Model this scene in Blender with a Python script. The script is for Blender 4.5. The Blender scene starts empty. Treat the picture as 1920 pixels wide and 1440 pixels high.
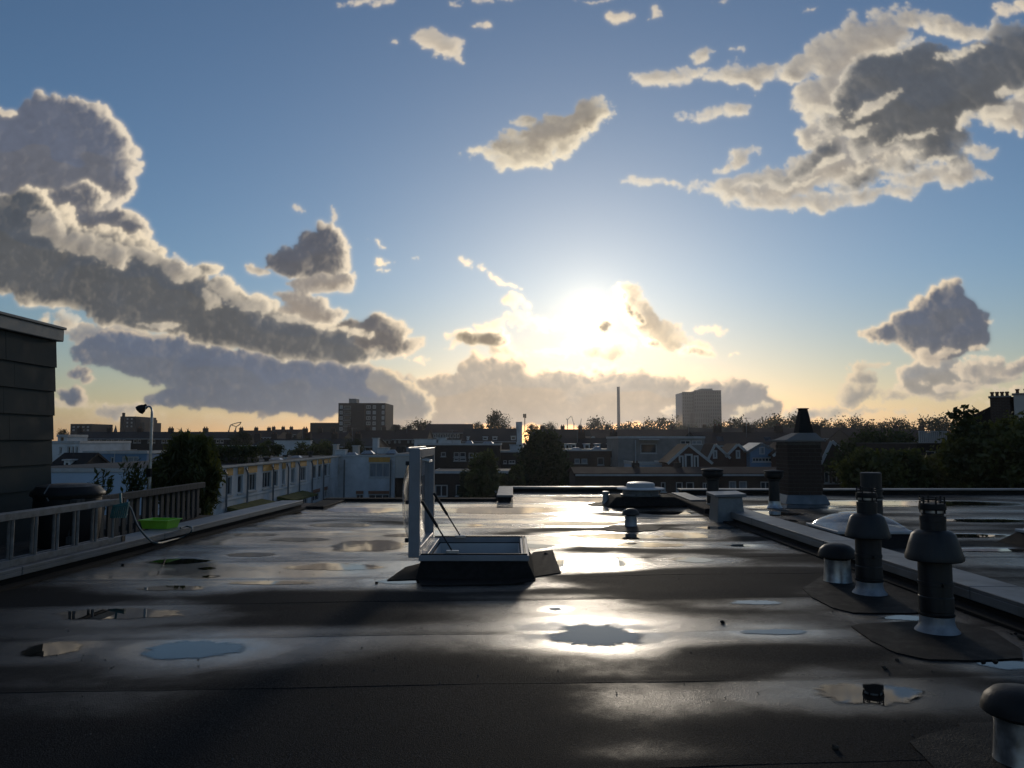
# ==================================================================== wet flat roof at dusk, a town behind it
import bpy, bmesh, math, random
import numpy as np
from mathutils import Vector, Matrix, noise as mnoise
R = math.radians
scene = bpy.context.scene
# ------------------------------------------------------------------ camera
EYE = 1.2                      # eye height above the roof deck, metres
FPX = 1400.0                   # focal length, in pixels of a 1920 pixel wide frame
PITCH = math.atan(105 / FPX)
cam = bpy.data.cameras.new('camera')
cam.sensor_width = 36.0
cam.lens = 36.0 * FPX / 1920.0
cam.clip_start, cam.clip_end = 0.05, 30000
cam_ob = bpy.data.objects.new('camera', cam)
scene.collection.objects.link(cam_ob)
cam_ob.location = (0, 0, EYE)
cam_ob.rotation_euler = (R(90) + PITCH, 0, 0)
scene.camera = cam_ob
CP, SP = math.cos(PITCH), math.sin(PITCH)
def ray(x, y):
    cx, cy = (x - 960) / FPX, (720 - y) / FPX
    return Vector((cx, CP - SP * cy, SP + CP * cy))
def G(x, y, z=0.0):            # the point of level z seen at x, y of the photograph
    d = ray(x, y); t = (z - EYE) / d.z
    return Vector((d.x * t, d.y * t, z))
def P(x, y, Y):                # the point seen at x, y of the photograph at distance Y
    d = ray(x, y); t = Y / d.y
    return Vector((d.x * t, Y, EYE + d.z * t))
# ------------------------------------------------------------------ view and light
scene.view_settings.view_transform = 'Standard'
scene.view_settings.look = 'None'
scene.view_settings.exposure = 0.0
scene.view_settings.gamma = 1.0
scene.view_settings.use_curve_mapping = False
SUN_PX = (1105, 592)
sdir = ray(*SUN_PX).normalized()
SUN_EL, SUN_AZ = math.asin(sdir.z), math.atan2(sdir.x, sdir.y)
sun = bpy.data.lights.new('sun', 'SUN')
sun.energy = 0.5
sun.angle = R(4.0)
sun.color = (1.0, 0.87, 0.70)
sun_ob = bpy.data.objects.new('sun', sun)
scene.collection.objects.link(sun_ob)
sun_ob.rotation_euler = (-sdir).to_track_quat('-Z', 'Y').to_euler()
SKY_STRENGTH = 0.085

class Nodes:
    """small helper round a node tree"""
    def __init__(s, tree): s.t = tree
    def new(s, kind, **kw):
        n = s.t.nodes.new(kind)
        for k, v in kw.items(): setattr(n, k, v)
        return n
    def link(s, a, b): s.t.links.new(a, b)
    def put(s, sock, v):
        if isinstance(v, bpy.types.NodeSocket): s.link(v, sock)
        elif sock.type == 'RGBA' and len(v) == 3: sock.default_value = (*v, 1.0)
        else: sock.default_value = v
    def math(s, op, a, b=None, c=None, clamp=False):
        n = s.new('ShaderNodeMath', operation=op, use_clamp=clamp)
        s.put(n.inputs[0], a)
        if b is not None: s.put(n.inputs[1], b)
        if c is not None: s.put(n.inputs[2], c)
        return n.outputs[0]
    def vmath(s, op, a, b=None, scale=None):
        n = s.new('ShaderNodeVectorMath', operation=op)
        s.put(n.inputs[0], a)
        if b is not None: s.put(n.inputs[1], b)
        if scale is not None: s.put(n.inputs['Scale'], scale)
        return n.outputs['Value'] if op in ('LENGTH', 'DISTANCE', 'DOT_PRODUCT') else n.outputs[0]
    def comb(s, x, y, z=0.0):
        n = s.new('ShaderNodeCombineXYZ')
        for i, v in enumerate((x, y, z)): s.put(n.inputs[i], v)
        return n.outputs[0]
    def sep(s, v):
        n = s.new('ShaderNodeSeparateXYZ'); s.put(n.inputs[0], v); return n.outputs
    def smooth(s, v, a, b, lo=0.0, hi=1.0, kind='SMOOTHSTEP'):
        n = s.new('ShaderNodeMapRange', interpolation_type=kind, clamp=True)
        s.put(n.inputs[0], v)
        for i, q in enumerate((a, b, lo, hi)): s.put(n.inputs[i + 1], q)
        return n.outputs[0]
    def noise(s, v, scale, detail=4.0, rough=0.5, out=0, **kw):
        n = s.new('ShaderNodeTexNoise', **kw)
        if v is not None: s.put(n.inputs['Vector'], v)
        n.inputs['Scale'].default_value = scale
        n.inputs['Detail'].default_value = detail
        n.inputs['Roughness'].default_value = rough
        return n.outputs[out]
    def mix(s, f, a, b, mode='MIX'):
        n = s.new('ShaderNodeMix', data_type='RGBA', blend_type=mode)
        s.put(n.inputs[0], f); s.put(n.inputs[6], a); s.put(n.inputs[7], b)
        return n.outputs[2]

# ------------------------------------------------------------------ sky
# The clouds are worked out here as a map over direction (u = x/y, v = z/y of the view direction, a fixed
# chart of the sky round +Y): every cloud is a heap of round puffs, the puffs carry smaller puffs, the thickness
# of the heap is worn by fractal noise and lit from the sun's place behind it.
U0, U1, V0, V1, STEP = -0.86, 0.86, -0.02, 0.70, 0.0009
def sky_uv(x, y):
    cy = (720 - y) / FPX; w = CP - SP * cy
    return (x - 960) / FPX / w, (SP + CP * cy) / w
def perlin(x, y, seed):
    rs = np.random.RandomState(seed)
    perm = rs.permutation(256).astype(np.int32); perm = np.concatenate([perm, perm])
    ga = rs.rand(256) * 2 * np.pi; gx, gy = np.cos(ga).astype(np.float32), np.sin(ga).astype(np.float32)
    xi, yi = np.floor(x).astype(np.int32), np.floor(y).astype(np.int32)
    xf, yf = (x - xi).astype(np.float32), (y - yi).astype(np.float32)
    xi &= 255; yi &= 255
    def corner(i, j):
        h = perm[perm[(xi + i) & 255] + ((yi + j) & 255)]
        return gx[h] * (xf - i) + gy[h] * (yf - j)
    u = xf * xf * xf * (xf * (xf * 6 - 15) + 10); v = yf * yf * yf * (yf * (yf * 6 - 15) + 10)
    a = corner(0, 0); a += u * (corner(1, 0) - a)
    b = corner(0, 1); b += u * (corner(1, 1) - b)
    return (a + v * (b - a)) * 1.5
def fbm(x, y, scale, octaves, seed, gain=0.5, billow=False):
    s = np.zeros_like(x); amp, tot = 1.0, 0.0
    for o in range(octaves):
        n = perlin(x * scale + 17.3 * o, y * scale + 9.1 * o, seed + o)
        s += amp * (np.abs(n) * 2 - 0.6 if billow else n); tot += amp; amp *= gain; scale *= 2.03
    return s / tot
def blur(a, n):
    for ax in (0, 1):
        for _ in range(2):
            c = np.cumsum(np.concatenate([np.repeat(a.take([0], ax), n + 1, ax), a, np.repeat(a.take([-1], ax), n, ax)], ax), ax)
            m = a.shape[ax]
            a = (c.take(range(2 * n + 1, 2 * n + 1 + m), ax) - c.take(range(0, m), ax)) / (2 * n + 1)
    return a.astype(np.float32)
def lerp(a, b, t): return a + (b - a) * t
def sstep(v, a, b):
    t = np.clip((v - a) / (b - a), 0, 1); return t * t * (3 - 2 * t)
# (x, y, half width, half height, tilt in degrees) of each large puff, in pixels of the frame
CLOUDS = [
 # name, style, dark colour, lit colour, opacity, light reach, puffs   (far to near)
 ('veil', 'haze', (.50,.43,.33), (.95,.75,.47), 5, 22, [(960,792,300,10,0),(300,792,260,9,0),(560,788,240,8,0),(1300,795,200,8,0),(1600,786,190,10,0),(1820,782,110,8,0),(180,768,80,20,3),(250,775,90,18,0),(420,782,160,9,0)]),
 ('low', 'puffy', (.43,.35,.265), (1.2,.90,.57), 26, 11, [(935,718,60,38,0),(890,735,40,26,0),(815,748,45,40,0),(850,740,30,26,0),(770,760,50,42,0),(1050,722,46,30,0),(1000,738,60,36,0),(970,768,190,30,0),(1150,730,64,32,0),(1200,742,50,34,0),(1110,755,60,34,0),(1265,738,30,26,0),(1220,760,90,30,0),(1290,760,60,30,0),(1100,782,260,16,0),(800,785,130,14,0)]),
 ('lowright', 'puffy', (.30,.265,.235), (.95,.74,.50), 20, 8, [(1328,752,34,30,0),(1385,750,36,26,0),(1410,764,50,28,-10),(1345,776,110,16,0),(1440,770,30,14,0),(1370,770,50,18,0)]),
 ('lowbits', 'ragged', (.55,.44,.30), (1.0,.80,.52), 10, 16, [(1410,768,50,7,4),(1435,762,22,8,0),(760,742,30,22,-30),(800,768,28,14,-30),(745,715,30,20,-20)]),
 ('wide', 'ragged', (.34,.315,.28), (.92,.73,.49), 12, 15, [(1640,772,110,9,0),(1545,783,60,13,0),(1505,778,30,16,0),(1605,742,40,20,10),(1690,738,90,13,4),(1780,738,90,13,0),(1620,686,40,11,10),(1610,712,20,22,0),(1588,742,24,14,0),(1905,728,16,6,0),(1845,757,34,5,0),(1660,680,30,5,5)]),
 ('wide2', 'puffy', (.33,.31,.285), (.95,.76,.53), 13, 12, [(1720,712,36,24,30),(1760,694,40,26,0),(1740,725,70,14,0),(1820,712,90,14,4)]),
 ('wide3', 'ragged', (.27,.255,.25), (.92,.75,.54), 13, 13, [(1780,720,80,10,0),(1815,690,60,9,4),(1880,690,80,16,8),(1910,678,40,14,5),(1840,728,70,7,0)]),
 ('blueback', 'ragged', (.21,.22,.245), (.85,.69,.48), 14, 14, [(180,628,80,18,0),(300,640,110,20,-6),(135,610,60,14,0),(130,760,60,12,0),(225,765,50,16,0),(250,780,60,8,0)]),
 ('bluebank', 'puffy', (.120,.142,.190), (.80,.64,.45), 16, 12, [(220,650,80,24,0),(330,672,150,32,-6),(450,695,170,36,-6),(560,715,170,40,-4),(660,735,110,42,0),(560,745,160,24,0),(640,765,120,18,0),(700,760,60,26,0),(240,680,90,16,-8),(330,746,56,16,8),(370,740,46,18,0),(450,745,120,22,0),(560,760,150,14,0),(150,700,26,10,10),(172,712,16,9,0),(145,745,24,20,0),(480,715,200,36,-3),(300,690,120,24,-8),(600,740,160,30,0)]),
 ('blueend', 'puffy', (.27,.25,.23), (.95,.74,.48), 12, 13, [(728,720,34,24,-20),(765,745,34,24,-20),(790,770,26,16,0),(745,770,50,16,0)]),
 ('spike', 'puffy', (.105,.122,.162), (.92,.74,.52), 22, 13, [(1775,575,44,34,-10),(1740,605,66,34,15),(1690,622,60,20,10),(1800,600,34,44,-15),(1645,627,32,12,0),(1760,640,70,26,0),(1815,635,36,22,0),(1835,612,20,6,8),(1720,650,40,18,-20),(1760,662,60,14,0)]),
 ('spikebits', 'ragged', (.40,.34,.28), (.95,.77,.55), 11, 15, [(1770,660,44,10,0),(1840,655,30,12,0),(1860,606,22,4,12),(1735,668,26,14,-30),(1850,680,60,8,5)]),
 ('tower', 'puffy', (.125,.138,.178), (.86,.74,.58), 22, 22, [(100,225,34,26,0),(165,250,44,40,-20),(60,265,60,40,10),(125,290,88,66,10),(70,320,100,60,0),(205,320,44,50,-10),(128,222,40,28,0),(25,275,50,56,0),(222,350,30,26,0),(160,350,70,40,0),(90,300,76,86,0)]),
 ('towerlow', 'puffy', (.125,.127,.145), (.92,.78,.59), 22, 22, [(150,372,44,28,0),(110,385,44,26,0),(230,425,54,30,-12),(180,430,80,34,-15),(260,440,30,18,0),(150,440,90,40,-10)]),
 ('mass', 'puffy', (.088,.096,.109), (.94,.79,.58), 20, 28, [(40,390,40,34,0),(75,405,26,22,0),(20,440,70,60,0),(80,450,60,44,0),(160,470,80,36,-10),(10,490,80,60,0),(100,510,150,48,0),(240,500,90,44,-10),(190,535,200,40,-4),(320,530,70,34,-20),(385,508,30,12,0),(350,550,60,30,-20),(110,560,90,14,0),(415,540,30,18,0),(435,565,34,20,0),(400,575,60,26,-15),(470,580,30,16,0),(260,590,90,30,-5),(380,600,120,30,-8),(500,620,120,32,-8),(620,642,120,32,-4),(560,648,190,24,-6),(700,650,80,26,-4),(350,606,150,22,-8),(300,560,120,40,-12),(420,590,110,40,-12),(180,560,160,26,-4),(560,625,120,34,-8)]),
 ('masswisp', 'ragged', (.26,.24,.22), (.98,.83,.62), 6, 15, [(90,420,40,30,0),(140,455,50,24,-10),(430,545,40,18,-25),(470,575,40,14,-15),(560,600,60,10,-8),(215,475,60,22,-15),(330,495,40,16,-20),(280,480,30,14,0),(350,510,26,20,0),(395,560,34,16,-20),(120,600,30,18,0),(300,605,50,10,-5)]),
 ('rise', 'puffy', (.092,.098,.120), (.95,.80,.60), 20, 19, [(610,465,48,34,25),(560,490,50,24,10),(640,485,20,42,0),(600,505,56,26,0),(480,507,30,7,-12)]),
 ('riselow', 'puffy', (.30,.26,.225), (.98,.82,.61), 14, 15, [(600,535,60,16,0),(645,535,18,20,0),(575,570,46,18,-15),(530,552,24,5,0),(600,590,44,18,0),(545,580,30,10,0)]),
 ('tonguetip', 'puffy', (.105,.100,.105), (.98,.80,.57), 20, 18, [(725,622,42,28,-10),(750,650,28,22,0),(700,635,40,22,0),(660,610,30,10,0)]),
 ('tipwisp', 'ragged', (.40,.33,.26), (1.0,.83,.60), 10, 18, [(650,618,46,9,-8),(680,628,36,8,-8),(610,610,30,8,0)]),
 ('sunny', 'ragged', (.42,.34,.25), (1.25,1.0,.66), 12, 26, [(945,655,36,16,0),(960,664,30,8,0),(1040,664,50,11,0),(1000,607,80,12,-6),(920,607,34,8,0),(1180,555,20,36,25),(1205,590,34,30,-30),(1235,625,50,26,-20),(1285,652,64,16,-8),(1340,622,42,11,-5),(1385,665,20,4,0),(880,493,26,7,-20),(905,508,40,8,-25),(945,528,44,8,-20),(960,565,30,17,-30),(1140,650,80,20,0),(1308,690,16,4,0),(718,488,32,7,0),(782,486,18,6,0),(713,454,18,4,0),(724,504,22,5,0),(830,663,26,5,0),(775,672,34,6,0),(970,585,20,7,0),(895,640,62,18,4)]),
 ('knot', 'puffy', (.20,.16,.115), (1.5,1.2,.8), 16, 12, [(1128,611,13,10,0),(1172,566,8,22,25),(1192,594,20,11,-30),(1305,662,44,7,-8),(1225,640,18,8,-20),(900,636,50,14,4),(930,640,26,12,0)]),
 ('single', 'ragged', (.28,.245,.205), (.90,.78,.58), 12, 21, [(1000,265,92,28,12),(1075,235,72,32,12),(1115,222,40,36,0),(910,285,52,14,8),(975,230,30,13,10),(960,297,50,13,0),(1040,270,80,24,15)]),
 ('rightpale', 'ragged', (.34,.31,.28), (.86,.75,.58), 8, 20, [(1600,90,120,44,18),(1730,40,100,26,-10),(1500,125,70,30,10),(1400,140,80,24,0),(1240,150,66,20,-4),(1310,105,30,14,30),(1340,212,86,15,12),(1550,180,70,44,10),(1540,250,60,30,10),(1620,290,120,50,15),(1510,330,130,36,15),(1400,352,110,26,5),(1230,340,80,12,-6),(1380,300,60,14,20),(1480,380,120,16,0),(1620,370,130,20,5),(1760,330,110,26,5),(1845,285,34,14,0),(1890,215,60,36,20),(1385,90,30,7,5),(1290,140,40,12,0),(1820,60,50,18,0)]),
 ('rightdark', 'ragged', (.095,.104,.120), (.74,.66,.54), 7, 19, [(1640,140,60,30,10),(1600,220,60,40,20),(1720,200,120,70,15),(1700,130,110,44,14),(1760,170,120,70,5),(1860,130,80,56,10),(1620,170,60,34,20),(1680,230,110,56,20),(1760,260,80,44,5),(1560,250,34,18,20),(1520,300,80,20,30),(1450,340,90,14,12),(1660,320,120,20,15),(1790,300,50,22,0),(1600,350,60,12,15),(1940,110,80,70,0)]),
 ('rightbits', 'ragged', (.40,.36,.31), (.84,.74,.58), 7, 24, [(1640,195,70,13,24),(1590,250,60,13,22),(1700,255,70,10,18),(1660,300,90,11,14),(1540,215,50,16,10),(1850,215,60,18,18),(1760,300,50,9,5),(1560,300,50,10,25),(1800,100,60,10,12),(1500,345,60,8,10),(1690,90,70,12,20),(1890,170,40,10,10)]),
 ('bits', 'ragged', (.50,.44,.37), (.82,.70,.54), 9, 22, [(805,72,34,28,-15),(840,88,32,26,0),(905,45,30,11,0),(690,4,70,12,0),(930,2,70,7,0),(1163,32,20,16,0),(1230,28,13,24,0),(1522,20,14,4,30),(1120,0,60,5,0),(850,10,16,5,0),(565,393,11,10,0),(628,402,9,11,0),(12,210,18,13,0),(740,80,12,7,0),(1895,15,36,18,0),(1360,3,12,5,0)]),
]
def make_clouds(sun_uv, step=STEP):
    us = np.arange(U0, U1, step, dtype=np.float32); vs = np.arange(V0, V1, step, dtype=np.float32)
    W, Hh = len(us), len(vs)
    Ug, Vg = np.meshgrid(us, vs)
    px = step * FPX                                    # frame pixels per cell
    gx, gy = Ug * FPX, Vg * FPX                        # chart in pixel units
    su, sv = sun_uv[0] * FPX, sun_uv[1] * FPX
    dx, dy = su - gx, sv - gy
    dist = np.sqrt(dx * dx + dy * dy) + 1e-3
    warp_a = fbm(gx, gy, 1 / 70.0, 6, 11, 0.55); warp_b = fbm(gx, gy, 1 / 70.0, 6, 31, 0.55)
    fine = fbm(gx, gy * 1.2, 1 / 26.0, 6, 51, 0.60)
    bil = fbm(gx + 9 * warp_a, gy + 9 * warp_b, 1 / 34.0, 5, 71, 0.52, billow=True)
    wide = fbm(gx, gy, 1 / 130.0, 4, 91, 0.5)
    rgb = np.zeros((Hh, W, 3), np.float32); alpha = np.zeros((Hh, W), np.float32)
    rng = random.Random(5)
    rows, cols = np.arange(Hh)[:, None], np.arange(W)[None, :]
    def shift(a, b):
        return np.clip(rows + a.astype(np.int32), 0, Hh - 1) * W + np.clip(cols + b.astype(np.int32), 0, W - 1)
    ux, uy = dx / dist, dy / dist
    marches = [(shift(uy * st / px, ux * st / px), wgt) for st, wgt in ((6, .30), (14, .28), (26, .22), (44, .16), (70, .10))]
    crisp = fbm(gx, gy, 1 / 13.0, 5, 131, 0.68)
    near = np.exp(-dist / 170.0)[..., None]; near2 = np.exp(-dist / 75.0)[..., None]
    wa, wb = warp_a + 0.35 * fine, warp_b + 0.35 * np.roll(fine, 97, 1)
    warps = {k: shift(wb * q / px, wa * q * 1.3 / px) for k, q in (('puffy', 17.0), ('ragged', 30.0), ('soft', 40.0), ('haze', 30.0))}
    for (name, style, dark, lit, opac, reach, puffs) in CLOUDS:
        T = np.zeros((Hh, W), np.float32); Q = np.zeros((Hh, W), np.float32)
        def stamp(cx, cy, a, b, rot, amp, cell=False):
            m = max(a, b) + 2
            j0, j1 = int((cx - m - gx[0, 0]) / px), int((cx + m - gx[0, 0]) / px) + 2
            i0, i1 = int((cy - m - gy[0, 0]) / px), int((cy + m - gy[0, 0]) / px) + 2
            j0, i0 = max(j0, 0), max(i0, 0); j1, i1 = min(j1, W), min(i1, Hh)
            if j0 >= j1 or i0 >= i1: return
            X, Y = gx[i0:i1, j0:j1] - cx, gy[i0:i1, j0:j1] - cy
            c, s = math.cos(rot), math.sin(rot)
            r2 = ((X * c + Y * s) / a) ** 2 + ((-X * s + Y * c) / b) ** 2
            h = amp * np.sqrt(np.clip(1 - r2, 0, 1))
            t = T[i0:i1, j0:j1]
            if cell:                                   # this puff's own rounded shading, sun side bright
                ex, ey = su - cx, sv - cy; el = math.hypot(ex, ey) + 1e-3
                sh = (X * ex / a + Y * ey / b) / el; f = sstep(1 - r2, 0.0, 0.35)
                Q[i0:i1, j0:j1] += (sh - Q[i0:i1, j0:j1]) * f
            np.maximum(t, h, out=h); T[i0:i1, j0:j1] = 0.8 * h + 0.2 * np.minimum(t + h, 1.3 * h)
        for (x, y, rx, ry, rot) in puffs:
            u, v = sky_uv(x, y); cx, cy = u * FPX, v * FPX; rot = math.radians(rot)
            amp = math.sqrt(min(rx, ry)) * 5.0
            stamp(cx, cy, rx, ry, rot, amp)
            if style == 'haze': continue
            n = int(12 + 0.22 * (rx + ry)) if style == 'puffy' else int(8 + 0.12 * (rx + ry))
            for k in range(n):
                a = rng.uniform(0, 2 * math.pi); q = rng.uniform(0.3, 1.0)
                if style == 'puffy' and math.sin(a) < -0.3 and rng.random() < 0.6: continue
                ex, ey = rx * q * math.cos(a), ry * q * math.sin(a)
                c, s = math.cos(rot), math.sin(rot)
                r = min(rx, ry) * (0.14 + 0.52 * rng.random() ** 1.6)
                bx, by = cx + ex * c - ey * s, cy + ex * s + ey * c
                stamp(bx, by, r * 1.15, r, 0, math.sqrt(r) * 4.2, True)
                for kk in range(9 if style == 'puffy' else 4):
                    a2 = rng.uniform(0, 2 * math.pi); r2 = r * rng.uniform(0.16, 0.5)
                    if r2 < 1.5: continue
                    stamp(bx + r * math.cos(a2), by + r * math.sin(a2), r2, r2, 0, math.sqrt(r2) * 4.0, True)
        # displace and wear, within a window round this cloud
        xs = [(sky_uv(p[0] - p[2], p[1])[0] * FPX, sky_uv(p[0] + p[2], p[1])[0] * FPX) for p in puffs]
        m = [max(p[2] * abs(math.sin(R(p[4]))), p[3]) for p in puffs]
        ys = [(sky_uv(p[0], p[1] + q)[1] * FPX, sky_uv(p[0], p[1] - q)[1] * FPX) for p, q in zip(puffs, m)]
        pad = 75
        j0 = max(0, int((min(q[0] for q in xs) - pad - gx[0, 0]) / px)); j1 = min(W, int((max(q[1] for q in xs) + pad - gx[0, 0]) / px))
        i0 = max(0, int((min(q[0] for q in ys) - pad - gy[0, 0]) / px)); i1 = min(Hh, int((max(q[1] for q in ys) + pad - gy[0, 0]) / px))
        w = (slice(i0, i1), slice(j0, j1))
        bl, fn, cr, wd, wb_ = bil[w], fine[w], crisp[w], wide[w], warp_b[w]
        t = T.ravel()[warps[style][w]]; cells = blur(Q.ravel()[warps[style][w]] + 0.8 * fn + 0.4 * cr, 1)
        if style == 'puffy':
            t = t + np.where(t > 0, 5.0 * bl + 5.0 * fn, 0) * np.clip(t / 14, 0.3, 1)
            t = t - 2.6 + np.where(t > 0, 4.8 * cr, 0) * np.clip(1.4 - t / 25, 0.2, 1)
        elif style == 'ragged':
            t = t * (1 + 0.55 * wd) + np.where(t > 0, 19.0 * fn + 5.0 * bl + 14.0 * wb_, 0) * np.clip(t / 25, 0.35, 1)
            t = t - 8.5 + np.where(t > 0, 12.0 * cr, 0) * np.clip(1.3 - t / 34, 0.2, 1)
        elif style == 'soft':
            t = t * (1 + 0.8 * wd + .4 * wb_) + np.where(t > 0, 26.0 * fn + 12.0 * bl + 20.0 * wb_, 0) - 12.0
        else:
            t = (t * 0.6 + 14 * fn + 10 * wd - 4) * blur(np.clip(t / 6, 0, 1), 8)
        t = np.clip(t, 0, None)
        al = 1 - np.exp(-(t * .35 + blur(t, 1) * .45 + blur(t, 4) * .20) * opac / 60.0)
        if style == 'soft': al = 1 - np.exp(-blur(t, 5) * opac / 75.0)
        if style == 'haze': al *= 0.75
        # how much cloud lies between a point and the sun: march across the map towards it
        acc = t * 0.35
        hs = blur(t, 2)
        T[:] = 0; T[w] = hs
        far_side = np.zeros_like(T); far_side[w] = blur(t, 10); T[w] = blur(t, 4)
        for k, (sh, wgt) in enumerate(marches): acc = acc + (T if k < 2 else far_side).ravel()[sh[w]] * wgt
        light = np.exp(-acc / reach)
        # rounded fronts: slope of the heap towards the sun
        gyy, gxx = np.gradient(blur(t, 4), px)
        inner = np.clip(-(gxx * ux[w] + gyy * uy[w]), -0.8, 1.2)
        light = np.clip(light * 1.15 + 0.12 * inner * np.exp(-acc / 70.0) + {'puffy': 1.0, 'ragged': .5}.get(style, .2) * cells * (.12 + .27 * np.exp(-acc / 42.0)), 0, 1)
        light = sstep(light, 0.02, 0.95) * 0.6 + 0.4 * light
        D = np.array(dark, np.float32) * (0.97 + 0.10 * bl + 0.10 * fn + 0.16 * wd)[..., None] * (1 + 0.5 * near[w] + 0.7 * near2[w])
        L = np.array(lit, np.float32) * (0.95 + 0.5 * near[w] + 1.9 * near2[w])
        # tops of the dark mass take the blue of the sky above, undersides the warm light of the haze
        up = np.tanh(blur(np.gradient(blur(t, 10), px, axis=0), 8) * 1.1)[..., None]
        D = D * (1 + up * np.array((.05, .01, -.05), np.float32))
        C = lerp(D, L, light[..., None]); al3 = al[..., None]
        rgb[w] = rgb[w] * (1 - al3) + C * al3
        alpha[w] = alpha[w] * (1 - al) + al
    edge = np.minimum(np.minimum(Ug - U0, U1 - Ug), V1 - Vg)
    e = sstep(edge, 0.0, 0.05) * sstep(Vg, -0.018, -0.004)
    return np.concatenate([rgb * e[..., None], (alpha * e)[..., None]], 2)
world = bpy.data.worlds.new('World')
scene.world = world
world.use_nodes = True
def build_sky():
    wt = world.node_tree
    wt.nodes.clear()
    cl = make_clouds(sky_uv(*SUN_PX))
    h, w = cl.shape[:2]
    img = bpy.data.images.new('cloud_cover', w, h, alpha=True, float_buffer=True)
    img.colorspace_settings.name = 'Non-Color'
    img.alpha_mode = 'CHANNEL_PACKED'
    img.pixels.foreach_set(np.ascontiguousarray(cl, np.float32).ravel())
    img.update()
    N = Nodes(wt)
    tc = N.new('ShaderNodeTexCoord')
    vec = tc.outputs['Generated']
    d = N.sep(vec)
    dy = N.math('MAXIMUM', d[1], 1e-4)
    u, v = N.math('DIVIDE', d[0], dy), N.math('DIVIDE', d[2], dy)
    tu = N.smooth(u, U0, U1, kind='LINEAR'); tv = N.smooth(v, V0, V1, kind='LINEAR')
    tex = N.new('ShaderNodeTexImage', image=img, interpolation='Cubic', extension='EXTEND')
    N.link(N.comb(tu, tv), tex.inputs[0])
    cs = N.vmath('DOT_PRODUCT', vec, tuple(sdir))
    ang = N.math('MULTIPLY', N.math('ARCCOSINE', cs), 180 / math.pi)       # degrees from the sun
    # clear sky
    sky = N.new('ShaderNodeTexSky', sky_type='NISHITA')
    sky.sun_disc = False
    sky.sun_elevation, sky.sun_rotation = SUN_EL, SUN_AZ
    sky.air_density, sky.dust_density, sky.ozone_density = 1.0, 0.30, 3.6
    col = N.vmath('SCALE', sky.outputs[0], scale=SKY_STRENGTH)
    col = N.vmath('MULTIPLY', col, N.mix(N.smooth(d[2], 0.0, 0.22), (1.30, 0.95, 0.70), (1.0, 1.0, 1.0)))      # thicker air low down
    # the rest of the sky carries the same sort of broken cloud
    up = N.math('ADD', N.math('MAXIMUM', d[2], 0.0), 0.12)
    flat = N.comb(N.math('DIVIDE', d[0], up), N.math('DIVIDE', d[1], up), 0.0)
    big = N.noise(flat, 0.75, 6.0, 0.56, noise_dimensions='2D')
    inside = N.math('MULTIPLY', N.math('MULTIPLY', N.smooth(N.math('ABSOLUTE', u), 0.78, 0.90, 1.0, 0.0), N.smooth(v, 0.62, 0.74, 1.0, 0.0)), N.math('GREATER_THAN', d[1], 0.05))
    cover = N.math('MULTIPLY', N.smooth(big, 0.53, 0.62), N.math('MULTIPLY', N.math('SUBTRACT', 1.0, inside), N.smooth(d[2], 0.0, 0.08)))
    rear = N.mix(N.smooth(big, 0.56, 0.72), (0.27, 0.27, 0.28), (0.11, 0.115, 0.14))
    col = N.mix(N.math('MULTIPLY', cover, 0.85), col, rear)
    # clouds of the chart
    a = tex.outputs['Alpha']
    col = N.vmath('ADD', N.vmath('SCALE', col, scale=N.math('SUBTRACT', 1.0, a)), tex.outputs['Color'])
    # the sun through thin cloud, and its aureole
    near = N.math('EXPONENT', N.math('MULTIPLY', ang, -1 / 6.0))
    near2 = N.math('EXPONENT', N.math('MULTIPLY', ang, -1 / 1.25))
    wide_glow = N.math('EXPONENT', N.math('MULTIPLY', ang, -1 / 15.0))
    disc = N.smooth(ang, 0.4, 1.2, 1.0, 0.0)
    glow = N.math('ADD', N.math('MULTIPLY_ADD', near, 0.085, N.math('MULTIPLY', wide_glow, 0.09)), N.math('MULTIPLY_ADD', near2, 1.0, N.math('MULTIPLY', disc, 5.0)))
    glow = N.math('MULTIPLY', glow, N.math('MULTIPLY_ADD', a, -0.72, 1.0))
    col = N.vmath('ADD', col, N.vmath('SCALE', (1.0, 0.83, 0.56), scale=glow))
    bg = N.new('ShaderNodeBackground')
    N.link(col, bg.inputs[0])
    out = N.new('ShaderNodeOutputWorld')
    N.link(bg.outputs[0], out.inputs[0])
build_sky()
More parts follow.
